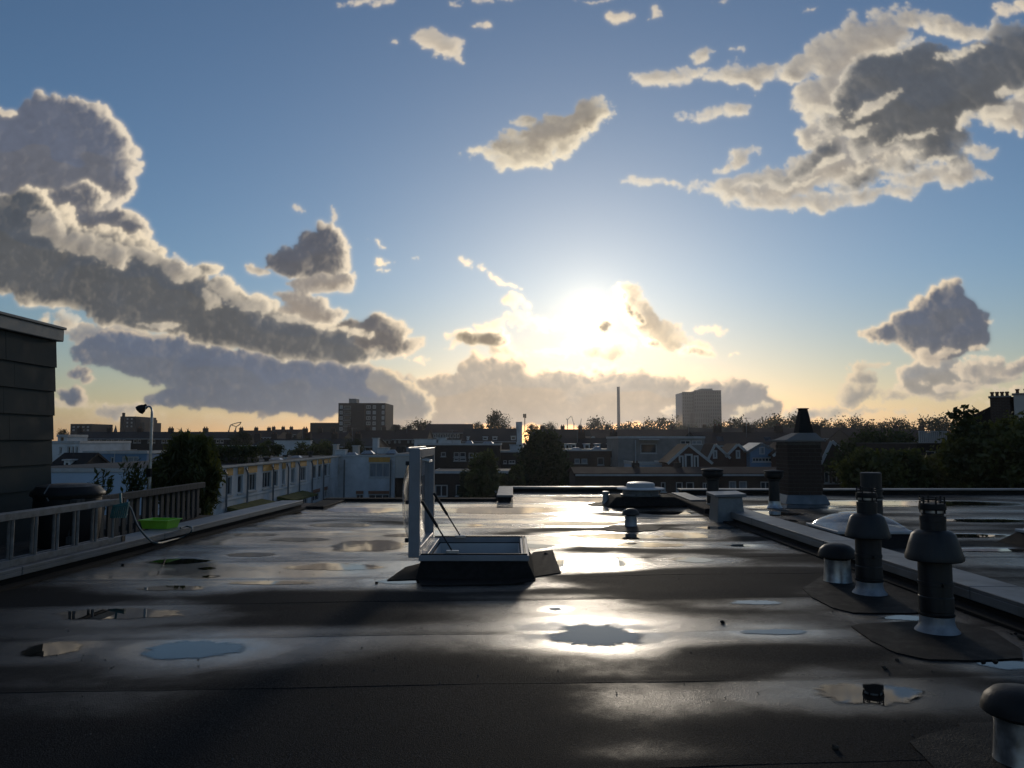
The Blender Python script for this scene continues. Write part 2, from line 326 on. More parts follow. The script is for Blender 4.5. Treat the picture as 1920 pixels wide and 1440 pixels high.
# ------------------------------------------------------------------ helpers
COL = scene.collection
class MB:
    """collects shapes; build() links them as one mesh object"""
    def __init__(s): s.v, s.f = [], []
    def add(s, vs, fs):
        o = len(s.v); s.v += [tuple(q) for q in vs]; s.f += [tuple(i + o for i in f) for f in fs]; return s
    def box(s, x0, x1, y0, y1, z0, z1):
        return s.add([(x0, y0, z0), (x1, y0, z0), (x1, y1, z0), (x0, y1, z0), (x0, y0, z1), (x1, y0, z1), (x1, y1, z1), (x0, y1, z1)],
                     [(3, 2, 1, 0), (4, 5, 6, 7), (0, 1, 5, 4), (1, 2, 6, 5), (2, 3, 7, 6), (3, 0, 4, 7)])
    def bar(s, a, b, w, h, up=(0, 0, 1)):
        """rectangular bar from a to b, w across, h along up"""
        a, b = Vector(a), Vector(b); d = (b - a).normalized()
        r = d.cross(Vector(up)); r = r.normalized() if r.length > 1e-5 else Vector((1, 0, 0)); u = r.cross(d)
        q = [p + r * i * w / 2 + u * j * h / 2 for p in (a, b) for i, j in ((-1, -1), (1, -1), (1, 1), (-1, 1))]
        return s.add(q, [(3, 2, 1, 0), (4, 5, 6, 7), (0, 1, 5, 4), (1, 2, 6, 5), (2, 3, 7, 6), (3, 0, 4, 7)])
    def tube(s, pts, radii, n=10, cap=True):
        pts = [Vector(p) for p in pts]
        if not hasattr(radii, '__len__'): radii = [radii] * len(pts)
        vs, fs = [], []
        ref = None
        for i, p in enumerate(pts):
            d = (pts[min(i + 1, len(pts) - 1)] - pts[max(i - 1, 0)]).normalized()
            if ref is None: ref = Vector((0, 0, 1)) if abs(d.z) < 0.9 else Vector((1, 0, 0))
            a = d.cross(ref).normalized(); b = d.cross(a); ref = -(d.cross(a)) if abs(b.length) > 0 else ref
            ref = a.cross(d)
            for k in range(n):
                t = 2 * math.pi * k / n
                vs.append(p + (a * math.cos(t) + b * math.sin(t)) * radii[i])
        for i in range(len(pts) - 1):
            for k in range(n):
                fs.append((i * n + k, i * n + (k + 1) % n, (i + 1) * n + (k + 1) % n, (i + 1) * n + k))
        if cap:
            fs.append(tuple(range(n)[::-1])); fs.append(tuple(range((len(pts) - 1) * n, len(pts) * n)))
        return s.add(vs, fs)
    def lathe(s, prof, n=32, c=(0, 0, 0), cap=True):
        vs, fs = [], []
        for (r, z) in prof:
            for k in range(n):
                t = 2 * math.pi * k / n
                vs.append((c[0] + r * math.cos(t), c[1] + r * math.sin(t), c[2] + z))
        for i in range(len(prof) - 1):
            for k in range(n):
                fs.append((i * n + k, i * n + (k + 1) % n, (i + 1) * n + (k + 1) % n, (i + 1) * n + k))
        if cap:
            fs.append(tuple(range(n)[::-1])); fs.append(tuple(range((len(prof) - 1) * n, len(prof) * n)))
        return s.add(vs, fs)
    def prism(s, outline, axis, a, b):
        """outline of 2-D points pushed from a to b along axis 0, 1 or 2"""
        def put(q, t): return {0: (t, q[0], q[1]), 1: (q[0], t, q[1]), 2: (q[0], q[1], t)}[axis]
        n = len(outline)
        return s.add([put(q, a) for q in outline] + [put(q, b) for q in outline],
                     [tuple(range(n)), tuple(range(2 * n - 1, n - 1, -1))] + [(i, i + n, (i + 1) % n + n, (i + 1) % n) for i in range(n)])
    def build(s, name, mat, parent=None, smooth=False, bevel=0.0, world=True):
        me = bpy.data.meshes.new(name)
        off = Vector((0, 0, 0))
        if parent is not None and world:
            p = parent
            while p is not None: off += p.location; p = p.parent
        me.from_pydata([(q[0] - off.x, q[1] - off.y, q[2] - off.z) for q in s.v], [], s.f)
        bm = bmesh.new(); bm.from_mesh(me)
        bmesh.ops.recalc_face_normals(bm, faces=bm.faces)
        if bevel > 0:
            bmesh.ops.bevel(bm, geom=list(bm.edges), offset=bevel, segments=1, affect='EDGES', clamp_overlap=True)
        bm.to_mesh(me); bm.free()
        if smooth:
            me.polygons.foreach_set('use_smooth', [True] * len(me.polygons))
            me.set_sharp_from_angle(angle=R(38))
        if mat is not None: me.materials.append(mat)
        ob = bpy.data.objects.new(name, me)
        COL.objects.link(ob)
        if parent is not None: ob.parent = parent
        return ob
def tag(o, label=None, cat=None, group=None, kind=None):
    if label: o['label'] = label
    if cat: o['category'] = cat
    if group: o['group'] = group
    if kind: o['kind'] = kind
    return o
def thing(name, label, cat, loc=(0, 0, 0), group=None, rz=0.0):
    o = bpy.data.objects.new(name, None)
    o.empty_display_size = 0.2
    COL.objects.link(o); o.location = loc; o.rotation_euler = (0, 0, rz)
    return tag(o, label, cat, group)
def copy_tree(o, parent=None):
    c = o.copy(); COL.objects.link(c)
    if parent is not None: c.parent = parent
    for ch in list(o.children): copy_tree(ch, c)
    return c
ORD = ['first', 'second', 'third', 'fourth', 'fifth', 'sixth', 'seventh', 'eighth', 'ninth', 'tenth', 'eleventh', 'twelfth', 'thirteenth', 'fourteenth',
       'fifteenth', 'sixteenth', 'seventeenth', 'eighteenth', 'nineteenth', 'twentieth']
def fnoise(x, y, z=0.0): return mnoise.noise((x, y, z))
# ------------------------------------------------------------------ materials
def mat(name, col, rough=0.6, spec=0.5, metal=0.0, vary=0.25, scale=3.0, bump=0.0, bscale=40.0, stain=None, stretch=(1, 1, 1), alpha=None):
    m = bpy.data.materials.new(name); m.use_nodes = True
    t = m.node_tree; N = Nodes(t); b = t.nodes['Principled BSDF']
    tc = N.new('ShaderNodeTexCoord')
    co = tc.outputs['Object'] if stretch == (1, 1, 1) else N.vmath('MULTIPLY', tc.outputs['Object'], stretch)
    n1 = N.noise(co, scale, 5.0, 0.6)
    c2 = tuple(q * (1 - vary) for q in col); c1 = tuple(min(1, q * (1 + vary * 0.6)) for q in col)
    c = N.mix(N.smooth(n1, 0.3, 0.7), c2, c1)
    if stain:
        n2 = N.noise(co, scale * 0.35, 6.0, 0.65)
        c = N.mix(N.smooth(n2, 0.52, 0.70), c, stain)
    N.link(c, b.inputs['Base Color'])
    N.link(N.smooth(n1, 0.3, 0.7, max(0.02, rough - 0.1), min(1, rough + 0.1)), b.inputs['Roughness'])
    b.inputs['Specular IOR Level'].default_value = spec
    b.inputs['Metallic'].default_value = metal
    if bump > 0:
        bp = N.new('ShaderNodeBump'); bp.inputs['Strength'].default_value = bump; bp.inputs['Distance'].default_value = 0.01
        N.link(N.noise(co, bscale, 3.0, 0.6), bp.inputs['Height']); N.link(bp.outputs[0], b.inputs['Normal'])
    return m
def leaf_mat(name, c1, c2):
    m = bpy.data.materials.new(name); m.use_nodes = True
    t = m.node_tree; t.nodes.clear(); N = Nodes(t)
    tc = N.new('ShaderNodeTexCoord')
    n1 = N.noise(tc.outputs['Object'], 1.7, 4.0, 0.6)
    c = N.mix(N.smooth(n1, 0.35, 0.68), c1, c2)
    d = N.new('ShaderNodeBsdfDiffuse'); tr = N.new('ShaderNodeBsdfTranslucent'); gl = N.new('ShaderNodeBsdfGlossy')
    N.link(c, d.inputs[0])
    N.link(N.vmath('MULTIPLY', c, (1.3, 1.25, 0.6)), tr.inputs[0]); gl.inputs['Roughness'].default_value = 0.45; gl.inputs[0].default_value = (.6, .6, .6, 1)
    mx = N.new('ShaderNodeMixShader'); mx.inputs[0].default_value = 0.35
    N.link(d.outputs[0], mx.inputs[1]); N.link(tr.outputs[0], mx.inputs[2])
    m2 = N.new('ShaderNodeMixShader'); m2.inputs[0].default_value = 0.04
    N.link(mx.outputs[0], m2.inputs[1]); N.link(gl.outputs[0], m2.inputs[2])
    o = N.new('ShaderNodeOutputMaterial'); N.link(m2.outputs[0], o.inputs[0])
    return m
def brick_mat(name, c1, c2, mortar, scale=1.0):
    m = bpy.data.materials.new(name); m.use_nodes = True
    t = m.node_tree; N = Nodes(t); b = t.nodes['Principled BSDF']
    tc = N.new('ShaderNodeTexCoord'); s = N.sep(tc.outputs['Object'])
    co = N.comb(N.math('ADD', s[0], s[1]), s[2], 0.0)
    br = N.new('ShaderNodeTexBrick'); N.link(co, br.inputs[0])
    br.inputs['Color1'].default_value = (*c1, 1); br.inputs['Color2'].default_value = (*c2, 1); br.inputs['Mortar'].default_value = (*mortar, 1)
    br.inputs['Scale'].default_value = scale; br.inputs['Brick Width'].default_value = 0.22; br.inputs['Row Height'].default_value = 0.075; br.inputs['Mortar Size'].default_value = 0.010
    n = N.noise(tc.outputs['Object'], 0.9, 5.0, 0.6)
    c = N.mix(N.smooth(n, 0.3, 0.75, 0.0, 0.55), br.outputs[0], tuple(0.55 * q for q in c1))
    N.link(c, b.inputs['Base Color']); b.inputs['Roughness'].default_value = 0.85; b.inputs['Specular IOR Level'].default_value = 0.2
    return m
def glass_mat(name, col, rough=0.06):
    m = bpy.data.materials.new(name); m.use_nodes = True
    t = m.node_tree; N = Nodes(t); b = t.nodes['Principled BSDF']
    tc = N.new('ShaderNodeTexCoord'); n = N.noise(tc.outputs['Object'], 0.8, 2.0, 0.5)
    N.link(N.mix(N.smooth(n, 0.35, 0.65), tuple(q * 0.5 for q in col), col), b.inputs['Base Color'])
    b.inputs['Roughness'].default_value = rough
    bp = N.new('ShaderNodeBump'); bp.inputs['Strength'].default_value = 0.06; bp.inputs['Distance'].default_value = 0.05
    N.link(N.noise(tc.outputs['Object'], 1.3, 1.0, 0.5), bp.inputs['Height']); N.link(bp.outputs[0], b.inputs['Normal'])
    return m
def acrylic_mat(name, tint, haze=0.25):
    """thin weathered acrylic: mostly clear, a gloss and a milky haze"""
    m = bpy.data.materials.new(name); m.use_nodes = True
    t = m.node_tree; t.nodes.clear(); N = Nodes(t)
    tr = N.new('ShaderNodeBsdfTransparent'); tr.inputs[0].default_value = (*tint, 1)
    tl = N.new('ShaderNodeBsdfTranslucent'); tl.inputs[0].default_value = (.7, .7, .7, 1)
    df = N.new('ShaderNodeBsdfDiffuse'); df.inputs[0].default_value = (.6, .6, .6, 1)
    gl = N.new('ShaderNodeBsdfGlossy'); gl.inputs['Roughness'].default_value = 0.08
    tc = N.new('ShaderNodeTexCoord')
    hz = N.smooth(N.noise(tc.outputs['Object'], 6.0, 5.0, 0.7), 0.3, 0.75, haze * 0.5, min(1, haze * 1.6))
    a = N.new('ShaderNodeMixShader'); a.inputs[0].default_value = 0.5
    N.link(tl.outputs[0], a.inputs[1]); N.link(df.outputs[0], a.inputs[2])
    b = N.new('ShaderNodeMixShader'); N.link(hz, b.inputs[0]); N.link(tr.outputs[0], b.inputs[1]); N.link(a.outputs[0], b.inputs[2])
    lw = N.new('ShaderNodeLayerWeight'); lw.inputs[0].default_value = 0.5
    fr = N.math('MULTIPLY_ADD', N.math('POWER', lw.outputs['Facing'], 3.0), 0.6, 0.04)
    c = N.new('ShaderNodeMixShader'); N.link(fr, c.inputs[0]); N.link(b.outputs[0], c.inputs[1]); N.link(gl.outputs[0], c.inputs[2])
    o = N.new('ShaderNodeOutputMaterial'); N.link(c.outputs[0], o.inputs[0])
    return m
M = {}
M['white'] = mat('white_render', (.60, .61, .62), .8, .3, vary=.16, scale=.8, stain=(.33, .33, .32))
M['pale'] = mat('pale_render', (.50, .46, .42), .85, .2, vary=.12, scale=.5, stain=(.36, .33, .30))
M['blue'] = mat('blue_cladding', (.13, .22, .33), .7, .3, vary=.15, scale=.7)
M['paleblue'] = mat('pale_blue_render', (.40, .50, .62), .8, .3, vary=.12, scale=.4, stain=(.30, .38, .48))
M['frame'] = mat('white_window_paint', (.46, .46, .45), .45, .4, vary=.08)
M['greyframe'] = mat('grey_window_paint', (.22, .23, .24), .5, .4, vary=.1)
M['glass'] = glass_mat('window_glass', (.035, .045, .055))
M['curtain'] = mat('curtained_pane', (.20, .23, .26), .35, .5, vary=.3, scale=2, stretch=(4, 4, .4))
M['yellow'] = mat('yellow_panel', (.60, .29, .05), .55, .4, vary=.15)
M['redpanel'] = mat('rust_red_panel', (.26, .11, .06), .6, .3, vary=.2)
M['brick'] = brick_mat('brown_brick', (.075, .046, .035), (.055, .036, .030), (.085, .075, .068))
M['redbrick'] = brick_mat('red_brick', (.12, .047, .032), (.09, .037, .028), (.11, .095, .08))
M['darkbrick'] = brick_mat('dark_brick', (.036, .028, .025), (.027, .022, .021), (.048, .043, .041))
M['tiles'] = mat('roof_tiles', (.050, .032, .027), .85, .12, vary=.35, scale=1.5, bump=.4, bscale=9, stretch=(1, 1, 3))
M['slate'] = mat('dark_roof', (.022, .022, .024), .8, .12, vary=.35, scale=1.2, bump=.3, bscale=8)
M['flatroof'] = mat('town_roof_felt', (.035, .035, .036), .7, .25, vary=.3, scale=.7, stain=(.06, .06, .06))
M['trim'] = mat('roof_edge_trim', (.42, .43, .44), .4, .5, vary=.15)
M['pipe'] = mat('downpipe', (.16, .17, .18), .5, .4, vary=.2)
M['moss'] = mat('mossy_canopy', (.10, .11, .035), .95, .1, vary=.45, scale=4, bump=.6, bscale=25)
M['concrete'] = mat('concrete', (.23, .22, .21), .85, .2, vary=.2, scale=1.2)
M['tower'] = mat('tower_concrete', (.085, .09, .10), .8, .2, vary=.1, scale=.05)
M['black'] = mat('black_plastic', (.012, .012, .013), .55, .3, vary=.3, scale=9, bump=.12, bscale=80)
M['darkmetal'] = mat('dark_coated_metal', (.021, .0215, .023), .5, .4, vary=.5, scale=14, stretch=(1, 1, .15), bump=.1, bscale=70, stain=(.034, .033, .032))
M['galv'] = mat('galvanised_steel', (.48, .49, .50), .38, .5, metal=.85, vary=.3, scale=14, stain=(.33, .33, .32))
M['lead'] = mat('weathered_lead', (.30, .31, .33), .45, .5, metal=.3, vary=.3, scale=8, bump=.3, bscale=18)
M['alu'] = mat('brushed_aluminium', (.44, .45, .46), .42, .5, metal=.75, vary=.2, scale=10, stretch=(1, 1, 6))
M['hatchgrey'] = mat('hatch_frame_paint', (.25, .27, .30), .38, .5, vary=.12, scale=6)
M['sheet'] = mat('grey_sheet_metal', (.17, .185, .20), .45, .5, metal=.35, vary=.25, scale=5, stain=(.11, .12, .125))
M['coping'] = mat('coping_metal', (.19, .195, .20), .5, .5, metal=.4, vary=.22, scale=4, bump=.1, bscale=30, stain=(.13, .13, .128))
M['felt'] = mat('mineral_felt', (.021, .0205, .020), .8, .12, vary=.4, scale=22, bump=.7, bscale=240)
M['felt2'] = mat('laid_felt_patch', (.017, .0172, .0175), .65, .10, vary=.45, scale=9, bump=.9, bscale=110)
M['board'] = mat('grey_wall_board', (.058, .066, .063), .8, .12, vary=.14, scale=3, bump=.10, bscale=90, stain=(.044, .047, .046))
M['fascia'] = mat('fascia_paint', (.30, .29, .27), .6, .3, vary=.15, scale=6, stain=(.21, .20, .185))
M['fence'] = mat('weathered_wood', (.085, .082, .078), .85, .2, vary=.4, scale=7, bump=.3, bscale=60, stretch=(3, 3, .5))
M['deck'] = mat('terrace_deck_wood', (.07, .062, .055), .85, .2, vary=.35, scale=6)
M['ladder'] = mat('ladder_aluminium', (.20, .205, .21), .5, .5, metal=.5, vary=.3, scale=14)
M['green'] = mat('lime_green_plastic', (.27, .62, .045), .4, .5, vary=.1, scale=8)
M['teal'] = mat('teal_plastic', (.05, .17, .17), .45, .5, vary=.2, scale=20)
M['hose'] = mat('garden_hose', (.045, .075, .08), .4, .5, vary=.2, scale=20)
M['bark'] = mat('bark', (.06, .05, .04), .9, .15, vary=.4, scale=8, bump=.6, bscale=20, stretch=(2, 2, .5))
M['ground'] = mat('town_ground', (.075, .075, .065), .9, .2, vary=.4, scale=.05, stain=(.05, .065, .035))
M['leaf'] = leaf_mat('leaves_mid', (.045, .058, .018), (.11, .125, .040))
M['leafdark'] = leaf_mat('leaves_dark', (.018, .032, .012), (.050, .070, .022))
M['leafpale'] = leaf_mat('leaves_pale', (.075, .075, .028), (.15, .135, .055))
M['leaffar'] = leaf_mat('leaves_far', (.024, .034, .016), (.050, .060, .026))
M['chimney'] = brick_mat('chimney_brick', (.075, .048, .036), (.055, .037, .030), (.10, .09, .08))
M['mortar'] = mat('mortar', (.12, .11, .10), .9, .15, vary=.25, scale=20)
M['brickpiece'] = mat('fired_brick', (.062, .042, .034), .8, .25, vary=.45, scale=6)
M['clay'] = mat('clay_pot', (.16, .085, .055), .8, .2, vary=.2)
M['acrylic'] = acrylic_mat('acrylic_dome', (.98, .985, .99), .09)
M['milky'] = acrylic_mat('milky_dome', (.80, .82, .85), .26)
M['crane'] = mat('crane_steel', (.16, .13, .10), .6, .3, vary=.1)
M['stack'] = mat('stack_concrete', (.19, .17, .16), .85, .2, vary=.15, scale=.1)
# ------------------------------------------------------------------ the roof we stand on
def XL(y): return -4.12 + (y - 6.0) * 0.062          # inner face of the left parapet
def XR(y): return 3.27 - (y - 4.8) * 0.012           # inner face of the right parapet
SLOPE = 0.059                                        # the felt is laid a little askew
SEAMS = [1.83 + 0.965 * k for k in range(-2, 17)]
FAR = 14.75
# standing water: (x, y, half width, half height) as seen in the photograph, and how ragged the outline is
PUDDLES = [
 (1118, 1192, 96, 22, .95), (362, 1219, 92, 18, .7), (1632, 1303, 108, 22, .6), (1452, 1185, 62, 5.5, .5), (1698, 1159, 46, 5, .5), (1880, 1246, 52, 10, .4),
 (1042, 1142, 13, 2.6, .2), (905, 1094, 84, 5, .25), (752, 1090, 46, 6, .3), (95, 1218, 56, 15, .35), (215, 1152, 120, 11, .5), (330, 1053, 62, 5.5, .35),
 (388, 1066, 18, 2.6, .3), (396, 1081, 17, 2.8, .3), (325, 1103, 66, 5, .5), (690, 1024, 74, 12, .35), (630, 1063, 92, 7, .5), (505, 1093, 84, 3.5, .5),
 (1128, 1055, 54, 11, .35), (1052, 1056, 11, 7, .3), (1150, 1006, 92, 6, .4), (1285, 1004, 46, 6, .5), (1300, 1050, 42, 5, .5), (1090, 982, 70, 4, .4),
 (930, 957, 118, 7, .35), (690, 957, 92, 5, .4), (640, 985, 60, 4, .5), (560, 1012, 56, 4, .4), (1110, 936, 80, 5, .3), (1250, 962, 60, 3.6, .4),
 (1388, 1023, 20, 2.4, .3), (1420, 1130, 54, 4, .7), (470, 1040, 50, 4, .4), (540, 962, 40, 3, .4), (1180, 948, 60, 3, .3), (1345, 990, 40, 3, .5), (1220, 1022, 70, 4, .5),
 (760, 1004, 44, 3, .4), (480, 1003, 40, 3, .4), (860, 985, 60, 3, .4), (1000, 1024, 40, 4, .4),
]
class Pud: pass
PUDS = []
for (x, y, rx, ry, rag) in PUDDLES:
    c = G(x, y); q = Pud()
    q.c = c; q.a = abs(G(x + rx, y).x - c.x); q.b = (G(x, y - ry).y - G(x, y + ry).y) / 2; q.rag = rag; q.c.y = (G(x, y - ry).y + G(x, y + ry).y) / 2
    PUDS.append(q)
# damp and dry areas: (x, y, half width, half height, weight); wet film shines, dry felt stays dull
DAMP = [
 (360, 1225, 260, 55, .9), (1120, 1175, 230, 62, .62), (1250, 1330, 420, 60, .52), (1640, 1300, 260, 45, .55), (230, 1150, 260, 26, .6), (1480, 1190, 260, 35, .5),
 (300, 1080, 420, 26, .35), (1130, 1058, 240, 18, .6), (600, 1060, 420, 30, .6), (860, 1160, 330, 60, .22), (1800, 1190, 190, 50, .4), (1200, 1425, 360, 60, .5),
 (700, 1010, 600, 40, .9), (1180, 980, 380, 34, .55), (900, 950, 700, 20, 1.0), (120, 1330, 420, 50, .30), (1380, 1100, 220, 16, .35), (1650, 1240, 200, 14, .2),
]
DRY = [
 (760, 1390, 330, 130, .9), (180, 1410, 420, 60, .35), (1330, 1080, 200, 18, .9), (1330, 1120, 170, 22, .8), (520, 1160, 330, 18, .75), (620, 1120, 220, 12, .6), (1480, 1225, 170, 14, .9),
 (1000, 1000, 120, 8, .7), (950, 985, 260, 6, .5), (1300, 1030, 230, 8, .6), (1600, 1385, 300, 40, .7), (650, 1330, 330, 60, .7), (100, 1045, 200, 16, .8), (60, 1120, 160, 16, .6),
 (1330, 985, 200, 8, .5), (700, 982, 240, 4, .5), (560, 1140, 160, 10, .5), (1010, 1110, 320, 10, .35), (1200, 968, 200, 4, .5), (1130, 993, 160, 4, .9), (1120, 1028, 150, 6, .9), (1090, 962, 160, 3, .8), (1060, 945, 110, 2.5, .8), (1150, 1090, 200, 8, .7), (1230, 1012, 80, 3, .6), (1150, 975, 120, 2.5, .7),
]
def spots(lst):
    out = []
    for (x, y, rx, ry, w) in lst:
        c = G(x, y); out.append((c.x, (G(x, y - ry).y + G(x, y + ry).y) / 2, abs(G(x + rx, y).x - c.x), (G(x, y - ry).y - G(x, y + ry).y) / 2, w))
    return out
DAMP_W, DRY_W = spots(DAMP), spots(DRY)
def vfbm(X, Y, sc, octv, seed): return fbm(X.astype(np.float32) + 40, Y.astype(np.float32) + 40, sc, octv, seed, 0.5)
def roof_fields(X, Y):
    """height and wetness of the roof felt at arrays of points"""
    u = 0.0075 * vfbm(X * 0.30, Y * 0.95, 1.0, 2, 201) + 0.0022 * vfbm(X * 0.8, Y * 1.5, 1.0, 2, 221) + 0.0005 * vfbm(X, Y, 5.0, 2, 241)
    z = 0.0065 + u
    near = np.zeros_like(X)
    wob = vfbm(X * 1.4, Y * 2.0, 1.0, 4, 251)
    for q in PUDS:
        r = np.sqrt(((X - q.c.x) / (q.a * 1.04 + .02)) ** 2 + ((Y - q.c.y) / (q.b * 1.04 + .02)) ** 2)
        rn = r * (1 + 0.55 * wob)
        m = 1 - sstep(r * (1 + .25 * wob), 1.0, 1.9 + 0.40 / max(0.12, min(q.a, q.b)))
        z = z * (1 - m); near = np.maximum(near, 1 - sstep(rn, 1.0, 1.7 + 0.22 / max(.1, q.b)))
    wet = 0.34 + 0.42 * vfbm(X * 0.30, Y * 0.95, 1.0, 3, 261) + sstep(Y, 5.2, 8.5) * (0.20 + 1.05 * vfbm(X * 0.24, Y * 1.25, 1.0, 3, 281)) - 0.10 * sstep(4.4 - Y, 0, 2) - u * 22
    for (cx, cy, a, b, w) in DAMP_W:
        wet = wet + 0.58 * w * np.exp(-1.4 * (((X - cx) / a) ** 2 + ((Y - cy) / b) ** 2))
    for (cx, cy, a, b, w) in DRY_W:
        wet = wet - 0.85 * w * np.exp(-1.2 * (((X - cx) / a) ** 2 + ((Y - cy) / b) ** 2))
    wet = np.maximum(wet, wet * .55 + near * 0.5)
    wet = np.clip(np.where(wet < .25, .25 * np.exp(np.minimum(wet - .25, 0) / .25), wet), 0, 1)
    return z, wet
def zr(x, y):
    z, w = roof_fields(np.array([x], np.float64), np.array([y], np.float64)); return float(z[0])
def felt_material():
    m = bpy.data.materials.new('wet_roofing_felt'); m.use_nodes = True
    t = m.node_tree; N = Nodes(t); b = t.nodes['Principled BSDF']
    tc = N.new('ShaderNodeTexCoord'); co = tc.outputs['Object']
    at = N.new('ShaderNodeAttribute', attribute_name='wet')
    wet = at.outputs['Fac']
    patch = N.noise(co, 7.0, 5.0, 0.65)
    w = N.math('ADD', wet, N.math('MULTIPLY', N.math('SUBTRACT', patch, 0.5), 0.35), clamp=True)
    grain = N.noise(co, 170.0, 3.0, 0.75)
    grit = N.noise(co, 85.0, 3.0, 0.7)
    tint = N.noise(co, 1.6, 5.0, 0.6)
    dry = N.mix(N.smooth(grain, 0.42, 0.66), (.008, .0084, .009), (.062, .063, .0645))
    c = N.mix(w, dry, (.012, .012, .012))
    c = N.mix(N.smooth(tint, 0.45, 0.7, 0.0, 0.5), c, (.022, .021, .019))
    N.link(c, b.inputs['Base Color'])
    N.link(N.smooth(w, 0.1, 1.0, 0.70, 0.34, kind='LINEAR'), b.inputs['Roughness'])
    N.link(N.smooth(wet, 0.12, 1.0, 0.03, 0.30), b.inputs['Specular IOR Level'])
    # the film of rain water over the mineral grains
    N.link(N.smooth(w, 0.24, 0.80), b.inputs['Coat Weight'])
    N.link(N.smooth(w, 0.35, 1.0, 0.34, 0.055, kind='LINEAR'), b.inputs['Coat Roughness'])
    b.inputs['Coat IOR'].default_value = 1.33
    h = N.math('ADD', grain, N.math('MULTIPLY', grit, 0.8))
    bp = N.new('ShaderNodeBump'); bp.inputs['Distance'].default_value = 0.006; bp.inputs['Strength'].default_value = 0.9
    N.link(h, bp.inputs['Height']); N.link(bp.outputs[0], b.inputs['Normal'])
    bc = N.new('ShaderNodeBump'); bc.inputs['Distance'].default_value = 0.0022
    N.link(N.smooth(w, 0.55, 1.0, 0.9, 0.04), bc.inputs['Strength'])
    N.link(N.math('ADD', N.math('MULTIPLY', grit, 1.2), N.math('MULTIPLY', grain, 0.5)), bc.inputs['Height']); N.link(bc.outputs[0], b.inputs['Coat Normal'])
    return m
M['roof'] = felt_material()
def water_material():
    """still rain water; towards its rim the film breaks up over the grains of the felt"""
    m = bpy.data.materials.new('puddle_water'); m.use_nodes = True
    t = m.node_tree; N = Nodes(t); b = t.nodes['Principled BSDF']
    tc = N.new('ShaderNodeTexCoord')
    N.link(N.mix(N.smooth(N.noise(tc.outputs['Object'], 30.0, 4.0, 0.6), .35, .7), (.008, .008, .008), (.018, .0175, .016)), b.inputs['Base Color'])
    b.inputs['Roughness'].default_value = 0.015; b.inputs['IOR'].default_value = 1.33
    bp = N.new('ShaderNodeBump'); bp.inputs['Strength'].default_value = 0.05; bp.inputs['Distance'].default_value = 0.002
    N.link(N.noise(tc.outputs['Object'], 9.0, 2.0, 0.5), bp.inputs['Height']); N.link(bp.outputs[0], b.inputs['Normal'])
    at = N.new('ShaderNodeAttribute', attribute_name='depth')
    n = N.math('ADD', N.math('MULTIPLY', N.noise(tc.outputs['Object'], 13.0, 4.0, 0.65), 0.75), N.math('MULTIPLY', N.noise(tc.outputs['Object'], 110.0, 3.0, 0.7), 0.40))
    film = N.smooth(N.math('ADD', at.outputs['Fac'], N.math('MULTIPLY', N.math('SUBTRACT', n, 0.575), 1.7)), 0.05, 0.80)
    tr = N.new('ShaderNodeBsdfTransparent'); mx = N.new('ShaderNodeMixShader')
    N.link(film, mx.inputs[0]); N.link(tr.outputs[0], mx.inputs[1]); N.link(b.outputs[0], mx.inputs[2])
    N.link(mx.outputs[0], t.nodes['Material Output'].inputs[0])
    return m
def puddle_mesh(cx, cy, z, outline):
    n = len(outline); v, f, d = [(cx, cy, z)], [], [1.0]
    rings = ((.55, 1.0), (.80, .72), (.92, .40), (1.0, .10), (1.10, -.12))
    for q, dep in rings:
        for p in outline: v.append((cx + (p[0] - cx) * q, cy + (p[1] - cy) * q, z)); d.append(dep)
    f += [(0, 1 + k, 1 + (k + 1) % n) for k in range(n)]
    for r in range(len(rings) - 1):
        a, b = 1 + r * n, 1 + (r + 1) * n
        f += [(a + k, b + k, b + (k + 1) % n, a + (k + 1) % n) for k in range(n)]
    me = bpy.data.meshes.new('puddle'); me.from_pydata(v, [], f)
    at = me.attributes.new('depth', 'FLOAT', 'POINT'); at.data.foreach_set('value', d)
    me.materials.append(M['water'])
    return me
M['water'] = water_material()
def sheet_mesh(name, X, Y, Z, WET, m, skirt=0.0, smooth=True):
    """a grid of points as a mesh with a wetness attribute; row 0 is the near edge and gets a small step down"""
    r, c = X.shape
    v = np.stack([X, Y, Z], -1).reshape(-1, 3)
    idx = np.arange(r * c).reshape(r, c)
    f = np.stack([idx[:-1, :-1], idx[:-1, 1:], idx[1:, 1:], idx[1:, :-1]], -1).reshape(-1, 4)
    wet = WET.ravel()
    if skirt:
        low = np.stack([X[0], Y[0] + 0.002, Z[0] - skirt], -1); b = len(v)
        v = np.concatenate([v, low]); k = np.arange(c - 1)
        f = np.concatenate([f, np.stack([b + k, b + k + 1, idx[0, 1:], idx[0, :-1]], -1)]); wet = np.concatenate([wet, np.zeros(c)])
    me = bpy.data.meshes.new(name)
    me.from_pydata(v.tolist(), [], f.tolist())
    at = me.attributes.new('wet', 'FLOAT', 'POINT'); at.data.foreach_set('value', wet.astype(np.float32))
    if smooth:
        me.polygons.foreach_set('use_smooth', [True] * len(me.polygons)); me.set_sharp_from_angle(angle=R(35))
    me.materials.append(m)
    ob = bpy.data.objects.new(name, me); COL.objects.link(ob)
    return ob
roof = tag(thing('flat_roof', 'wet dark felt flat roof with puddles in the foreground', None), kind='structure')
